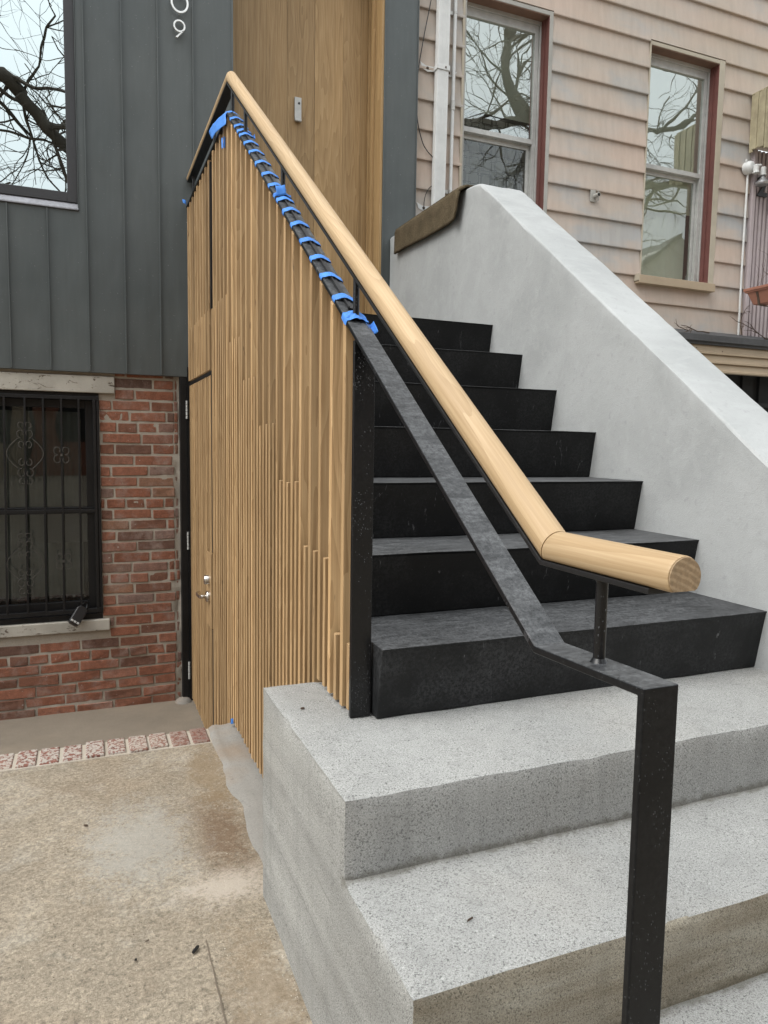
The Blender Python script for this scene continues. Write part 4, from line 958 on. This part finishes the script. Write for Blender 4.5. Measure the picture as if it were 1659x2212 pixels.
def wire(pts, label, r=.0032):
    # smooth polyline
    P_ = [Vector(p) for p in pts]; out_ = []
    for i in range(len(P_)-1):
        p0_, p1_, p2_, p3_ = P_[max(i-1, 0)], P_[i], P_[i+1], P_[min(i+2, len(P_)-1)]
        for k in range(8):
            t = k/8; out_.append(.5*((2*p1_)+(p2_-p0_)*t+(2*p0_-5*p1_+4*p2_-p3_)*t*t+(3*p1_-p0_-3*p2_+p3_)*t**3))
    out_.append(P_[-1]); m = MB(); m.tube(out_, r, 8); o = m.build('cable', 'black'); return tag(o, label, 'cable')
wire([(1.60, P-.03, 3.75), (1.567, P-.03, 3.543), (1.525, P-.03, 3.33), (1.488, P-.03, 3.11), (1.478, P-.03, 2.95), (1.487, P-.03, 2.78), (1.523, P-.03, 2.654), (1.560, P-.03, 2.60), (1.606, P-.03, 2.563)], 'thin black cable drooping from above to behind the white downspout')
wire([(1.606, P-.025, 2.385), (1.575, P-.03, 2.355), (1.552, P-.03, 2.303), (1.545, P-.03, 2.24), (1.552, P-.03, 2.18)], 'short black cable loop below, left of the downspout foot', .0028)
# flag bracket
fbk = MB(); fbk.box((2.900, P-.020, 2.462), (2.945, P-.012, 2.545)); fbk.lathe([(.012, -.05), (.016, -.05), (.017, 0)], (2.937, P-.018, 2.502), 'y', 16); fbk.sweep([(2.945, P-.03, 2.54), (2.962, P-.03, 2.54), (2.962, P-.03, 2.475), (2.945, P-.03, 2.465)], [(-.003, -.003), (.003, -.003), (.003, .003), (-.003, .003)], up=Vector((0, 1, 0)), smooth=False)
fbk.build('flag_bracket', 'greytrim', pk, .001)
# ribbed vestibule panel, awning, porch roof
m = MB(); x = 4.478; m.box((x, P-.045, 1.58), (x+.035, P+.02, 3.08))
x += .035
while x < 6.2: m.box((x, P-.020, 1.58), (x+.022, P+.0, 3.08)); m.box((x+.022, P-.034, 1.58), (x+.045, P+.0, 3.08)); x += .045
vp = m.build('ribbed_panel', 'mauve', pk, .003)
for ch_, cx_, cz_, sz_ in (('2', 4.526, 2.727, .215), ('1', 4.632, 2.60, .215)):
    cu_ = bpy.data.curves.new('t', 'FONT'); cu_.body = ch_; cu_.size = sz_; cu_.extrude = .006; cu_.offset = .006; to = bpy.data.objects.new('t', cu_); col.objects.link(to)
    dg = bpy.context.evaluated_depsgraph_get(); me = bpy.data.meshes.new_from_object(to.evaluated_get(dg)); bpy.data.objects.remove(to)
    o = bpy.data.objects.new('house_digit', me); col.objects.link(o); me.materials.clear(); me.materials.append(MT['black']); o.parent = vp; o.rotation_euler = (R(90), 0, 0); o.location = (cx_, P-.044, cz_)
B('door_gap', 'void', (4.80, P-.05, 1.58), (4.84, P-.001, 3.05), vp)
m = MB(); y = P-.02; i = 0
while y > 2.45: m.box((4.425+(.0 if i % 2 else .008), y-.035, 3.045+.02*math.sin(i*.9)-.0), (4.445, y, 3.49)); y -= .035; i += 1
m.box((4.430, 2.45, 3.488), (6.0, P-.02, 3.50)); m.box((4.43, 2.45, 3.05), (6, 2.47, 3.49)); m.build('awning', 'awning', pk, .003)
rf = MB(); rf.box((3.0, 2.86, 1.520), (6.2, P-.0, 1.550)); rf.box((3.0, 2.850, 1.500), (6.2, 2.862, 1.5495)); rf.box((3.0, 2.872, 1.478), (6.2, P, 1.5195)); rf.hexa([(3.0, 2.868, 1.5505), (6.2, 2.868, 1.5505), (6.2, P-.005, 1.5505), (3.0, P-.005, 1.5505), (3.0, 2.868, 1.553), (6.2, 2.868, 1.553), (6.2, P-.005, 1.612), (3.0, P-.005, 1.612)])
roof = rf.build('porch_roof', 'roofing', pk, .002)
m = MB()
for i in range(3): z = 1.268+i*.070; m.prism_x([(2.874, z+.0), (2.874, z+.014), (2.882, z+.020), (2.890, z+.058), (2.896, z+.0695), (2.94, z+.0695), (2.94, z)], 3.0, 6.2)
m.build('fascia', 'tan', roof)
for x, z in ((3.86, 1.45), (4.13, 1.435), (4.12, 1.345), (4.38, 1.34)): m = MB(); m.lathe([(0, -.003), (.0035, -.002), (.004, 0)], (x, 2.882, z), 'y', 8); m.build('fascia_nail', 'twig', roof)
B('porch_post', 'alu', (4.10, 3.0, .2), (4.115, 3.015, 1.268), roof)
m = MB(); 
for i in range(14): m.box((3.4+i*.19, 3.036-.004*(i % 2), .6), (3.4+i*.19+.12, 3.0595, 1.45))
m.box((3.4, 2.99, 1.02), (6.2, 3.03, 1.055)); m.build('dark_boards', 'void', roof)
# twig debris on the porch roof
tw = MB(); rt = random.Random(5)
def branchlet(p, d, L, r, n):
    pts = [Vector(p)]
    for i in range(5): d = (d+Vector((rt.uniform(-.3, .3), rt.uniform(-.15, .15), rt.uniform(-.25, .25)))).normalized(); pts.append(pts[-1]+d*L/5)
    tw.tube(pts, r, 5, r2=r*.45)
    if n:
        for _ in range(3): q = pts[rt.randint(1, 5)]; branchlet(q, (d+Vector((rt.uniform(-1, 1), rt.uniform(-.3, .3), rt.uniform(-.6, .9)))).normalized(), L*.42, r*.6, n-1)
branchlet((4.66, 2.90, 1.565), Vector((-1, 0, .05)), .30, .0055, 1); branchlet((4.36, 2.91, 1.585), Vector((-.35, 0, 1)), .17, .005, 2); branchlet((4.60, 2.90, 1.57), Vector((.9, 0, -.1)), .14, .006, 1)
tag(tw.build('dry_twig', 'twig'), 'gnarled bare vine twig standing up from the dark porch roof edge', 'twig')
tw = MB(); branchlet((4.0, 2.9, 1.575), Vector((-1, 0, .08)), .30, .0055, 2); branchlet((3.78, 2.9, 1.58), Vector((-1, 0, .02)), .12, .004, 1); tag(tw.build('dry_twig', 'twig'), 'dead twigs lying flat along the porch roof behind the grey wall', 'twig')
# flood light
fl = thing('floodlight', 'twin socket white floodlight with one silver bulb at the siding edge', 'lamp'); c = Vector((4.425, P-.03, 2.925))
m = MB(); m.lathe([(0, -.052), (.030, -.050), (.046, -.035), (.050, -.02), (.050, .015)], c, 'y', 24); m.box((4.383, P-.05, 2.965), (4.395, P-.04, 2.985)); m.build('lamp_base', 'white', fl, .001)
def sock(c, r=.022, h=.06):
    m = MB(); m.lathe([(r*.8, h), (r, h*.92), (r, .008), (r*1.18, .004), (r*1.18, -.004), (r*.95, -.004), (r*.9, .02), (0, .02)], c, 'z', 20); return m
sock(Vector((4.432, P-.105, 2.868))).build('lamp_socket', 'white', fl); m = sock(Vector((4.510, P-.105, 2.862))); m.tube([(4.45, P-.075, 2.935), (4.49, P-.10, 2.935)], .011, 10); m.build('lamp_socket', 'white', fl)
MT['bulb'] = simple('silvered_bulb', (.42, .43, .44), .35, .6)
m = MB(); m.lathe([(.013, .0), (.014, -.015), (.030, -.035), (.052, -.056), (.056, -.064), (.046, -.076), (0, -.080)], (4.510, P-.105, 2.860), 'z', 28); m.build('bulb', 'bulb', fl)
m = MB(); m.tube([(4.428, P-.03, 2.88), (4.424, P-.03, 2.2), (4.428, P-.03, 1.60)], .0085, 12); m.build('conduit', 'white', fl)
# window box on the porch rail
pl = thing('planter_box', 'terracotta plastic planter box with dry stems hung beside the porch', 'planter')
m = MB(); m.hexa([(4.335, 2.30, 1.80), (4.44, 2.30, 1.80), (4.44, 2.80, 1.80), (4.335, 2.80, 1.80), (4.30, 2.26, 1.905), (4.475, 2.26, 1.905), (4.475, 2.84, 1.905), (4.30, 2.84, 1.905)]); m.build('planter_body', 'terracotta', pl, .006)
m = MB(); m.box((4.288, 2.24, 1.906), (4.487, 2.86, 1.93)); m.box((4.294, 2.25, 1.895), (4.481, 2.852, 1.9055)); m.build('planter_rim', 'terracotta', pl, .004)
m = MB(); m.sweep([(4.30, 2.74, 1.89), (4.318, 2.74, 1.85), (4.33, 2.74, 1.792), (4.42, 2.74, 1.788)], [(-.009, -.003), (.009, -.003), (.009, .003), (-.009, .003)], up=Vector((0, 1, 0)), smooth=False); m.build('planter_bracket', 'twig', pl)
tw = MB()
for i in range(12): branchlet((4.34+rt.uniform(0, .1), 2.35+.045*i, 1.93), Vector((rt.uniform(-.2, .2), 0, 1)), rt.uniform(.1, .28), .0018, 1)
tw.build('dry_stems', 'twig', pl)
pt = thing('flower_pot', 'small terracotta pot standing in the planter box', 'flower pot'); m = MB(); m.lathe([(.0, .0), (.030, 0), (.042, .07), (.050, .07), (.052, .092), (.044, .092), (.040, .08), (0, .08)], (4.44, 2.66, 1.935), 'z', 20); m.build('pot_body', 'terracotta', pt)

# ------------------------------------------------------------ small litter
for (x, y, rz, L, lb) in ((-.352, .182, .9, .012, 'black burnt stub lying on the pavement by the tooled joint'),):
    m = MB(); m.lathe([(0, -L), (.0038, -L), (.0044, -L*.5), (.0042, L*.7), (.003, L), (0, L)], (0, 0, 0), 'x', 10); o = m.build('burnt_stub', 'black'); o.location = (x, y, GZ+.008); o.rotation_euler = (0, 0, rz); tag(o, lb, 'stub')
def chipm(x, y, rz, mat, sx, sy, lb, cat, name, z=GZ+.004):
    m = MB(); n = 7; sx *= .7; sy *= .7; vs = [(sx*math.cos(2*math.pi*i/n)*random.uniform(.7, 1.1), sy*math.sin(2*math.pi*i/n)*random.uniform(.7, 1.1), 0) for i in range(n)]; vs2 = [(a*.8, b*.8, .004) for a, b, c in vs]
    m.add(vs+vs2, [tuple(range(n)), tuple(range(2*n-1, n-1, -1))]+[(i, (i+1) % n, (i+1) % n+n, i+n) for i in range(n)]); o = m.build(name, mat); o.location = (x, y, z); o.rotation_euler = (0, 0, rz); tag(o, lb, cat)
chipm(-.60, .90, -.5, 'twig', .014, .004, 'dry brown leaf curl on the pavement near the brick edging', 'leaf', 'dry_leaf')
chipm(-.49, .20, .3, 'black', .006, .004, 'small dark pebble on the pavement left of the burnt stub', 'pebble', 'pebble')
chipm(-.46, .26, .3, 'areafloor', .008, .004, 'grey stone chip on the pavement just behind the dark pebble', 'pebble', 'pebble')
chipm(.02, -.50, .3, 'twig', .012, .0015, 'short brown splinter on the second concrete step', 'splinter', 'splinter', -RC+.001)
chipm(-.09, .16, .3, 'twig', .010, .004, 'crumbled brown leaf on the top concrete step beside the slats', 'leaf', 'dry_leaf', .001)

def grit(name, mat, n, seed, lo, hi):
    rg = random.Random(seed); m = MB()
    for _ in range(n):
        if rg.random() < .12: x = -.15+rg.gauss(0, .012)-.004; y = rg.uniform(-1, .38)
        else: x = rg.uniform(-1.1, -.15); y = rg.uniform(-.9, 1.42)
        if rg.random() < .22 and x > -.16: pass
        r_ = rg.uniform(lo, hi); z = GZ+.0035; a_ = rg.uniform(0, 3); ca, sa = math.cos(a_)*r_, math.sin(a_)*r_; e_ = rg.uniform(.4, .9)
        m.add([(x+ca, y+sa, z), (x-sa*e_, y+ca*e_, z), (x-ca, y-sa, z), (x+sa*e_, y-ca*e_, z), (x, y, z+r_*.8)], [(0, 1, 4), (1, 2, 4), (2, 3, 4), (3, 0, 4)])
    o = m.build(name, mat); o['kind'] = 'stuff'
    o['label'] = 'fine %s grit scattered over the pavement' % ('dark' if mat == 'twig' else 'pale'); o['category'] = 'grit'
MT['palegrit'] = simple('pale_grit', (.42, .38, .31), .9)
grit('dark_grit', 'twig', 420, 3, .0008, .0026); grit('pale_grit', 'palegrit', 380, 8, .0008, .0028)

# ------------------------------------------------------------ street trees and gabled house (seen mirrored in the windows); row houses added to block low sky
def tree(base, seed, H, R0, limbs, label, big):
    rt_ = random.Random(seed); t = thing('street_tree', label, 'tree', 'bare trees across the street'); tr = MB(); cr_ = MB()
    def br(mb, p, d, L, r, lv):
        n = 5; pts = [p]
        for i in range(n):
            d = (d+Vector((rt_.gauss(0, .20), rt_.gauss(0, .20), rt_.gauss(.02, .16)))).normalized(); pts.append(pts[-1]+d*L/n)
        mb.tube(pts, r, 8 if lv > 3 else (5 if lv > 1 else 3), r2=r*.5)
        if lv <= 0: return
        for q in range(3 if lv > 2 else 5):
            i = rt_.randint(1, n); a = Vector((rt_.gauss(0, 1), rt_.gauss(0, 1), rt_.gauss(0, .8))).normalized(); nd = (d*.7+a*.8).normalized()
            br(cr_, pts[i], nd, L*rt_.uniform(.5, .8), max(.0045, r*rt_.uniform(.32, .5)), lv-1)
    b = Vector(base); tr.tube([b, b+Vector((.1, 0, H*.35)), b+Vector((0, .1, H*.6))], R0, 12, r2=R0*.75)
    top = b+Vector((0, .1, H*.6))
    for d, L, r in limbs: br(cr_, top, Vector(d).normalized(), L, r, 4)
    for pts, r0, r1 in big:
        P_ = [Vector(p) for p in pts]; full = []
        for q in range(len(P_)-1):
            for k in range(4): full.append(P_[q].lerp(P_[q+1], k/4)+Vector((rt_.gauss(0, .03), rt_.gauss(0, .03), rt_.gauss(0, .03))))
        full.append(P_[-1]); cr_.tube(full, r0, 10, r2=r1)
        for i, p in enumerate(full[1:]):
            for _ in range(1):
                d = Vector((rt_.gauss(0, 1), rt_.gauss(0, .7), rt_.gauss(.2, 1))).normalized(); br(cr_, p, d, rt_.uniform(.9, 1.7), rt_.uniform(.018, .045), 2)
    tr.build('trunk', 'bark', t); cr_.build('crown', 'bark', t)
tree((-5.6, -6.3, GZ), 11, 8.5, .26, [((-.5, .1, 1), 2.6, .10), ((.2, -.6, 1), 2.6, .10), ((.9, .1, .9), 2.6, .08)], 'tall bare tree across the street mirrored in the dark house window',
     [([(-5.6, -6.2, 4.5), (-4.6, -6.1, 7.2), (-3.0, -6, 7.25), (-2.2, -6, 6.8), (-1.71, -6, 6.43), (-1.32, -6, 6.0), (-.79, -6, 5.52), (-.1, -6, 5.2), (.9, -5.9, 5.0)], .20, .05), ([(-4.6, -6.1, 7.0), (-3, -6, 8.4), (-1.7, -6, 8.9), (0, -6, 9.0)], .07, .02), ([(-5.4, -6.2, 3.5), (-3, -6, 4.3), (-1.4, -6, 4.5), (0, -6, 4.2)], .04, .015)])
tree((10.2, -6.8, GZ), 23, 9.0, .28, [((.7, .2, .8), 3.0, .10), ((0, -.5, 1), 2.8, .10)], 'tall bare tree across the street mirrored in the sash windows',
     [([(10.2, -6.7, 5.5), (9.3, -6.3, 7.2), (8.6, -6, 7.75), (7.6, -6, 7.35), (6.4, -6, 7.2), (4.8, -6, 7.4)], .17, .07), ([(8.2, -6, 7.5), (7.75, -6, 8.3), (7.8, -6, 9.4), (7.2, -6, 10.5)], .12, .06),
      ([(10.2, -6.7, 5.8), (11.2, -6.2, 6.6), (12.2, -6, 6.75), (14, -6, 7.2)], .13, .06), ([(10.2, -6.7, 6.2), (11.4, -6, 7.9), (12.6, -6, 8.2), (14, -6, 8.9)], .08, .03)])
fh = thing('opposite_house', 'pale gabled house across the street mirrored in the sash windows', 'house')
m = MB(); m.prism_y([(17, GZ), (29, GZ), (29, 6.0), (23, 9.6), (17, 6.0)], -22, -17); m.build('wall', 'house_far', fh)
m = MB(); m.hexa([(16.5, -22.3, 5.7), (16.9, -22.3, 5.7), (23, -22.3, 9.65), (23, -22.3, 9.4), (16.5, -16.8, 5.7), (16.9, -16.8, 5.7), (23, -16.8, 9.65), (23, -16.8, 9.4)]); m.build('roof', 'roofing', fh)

def sky_blocker_house(x0, x1, h, mat, label):  # added behind the camera to cut low frontal sky light
    t = thing('sky_blocker_house', label, 'house', 'row of houses added across the street to block low sky light'); y = -17.5
    MB().box((x0, y-8, GZ), (x1-.1, y, h)).build('wall', mat, t); MB().box((x0-.05, y-8, h), (x1-.05, y+.35, h+.4)).build('cornice', 'roofing', t)
    for f in range(int(h/2.6)):
        for q in range(3): xx = x0+(x1-x0)*(q+.5)/3; B('window', 'void', (xx-.4, y-.02, .5+f*2.6), (xx+.4, y+.015, 2.1+f*2.6), t)
for i, (a, b, h, mt, lb) in enumerate(((-26, -20, 8.2, 'brick', 'tall sky-blocking brick row house added far left across the street'), (-20, -14, 7.6, 'house_far', 'pale sky-blocking row house added second from left across the street'), (-14, -8, 8.4, 'brick', 'sky-blocking brick row house added third from left across the street'), (-8, -2, 6.4, 'tan', 'tan sky-blocking row house added opposite the dark metal front'), (-2, 4, 6.9, 'brick', 'sky-blocking brick row house added directly opposite the stairs'), (4, 10, 7.4, 'house_far', 'pale sky-blocking row house added opposite the pink house'), (10, 16.8, 7.8, 'brick', 'sky-blocking brick row house added beside the gabled one across the street'))): sky_blocker_house(a, b, h, mt, lb)
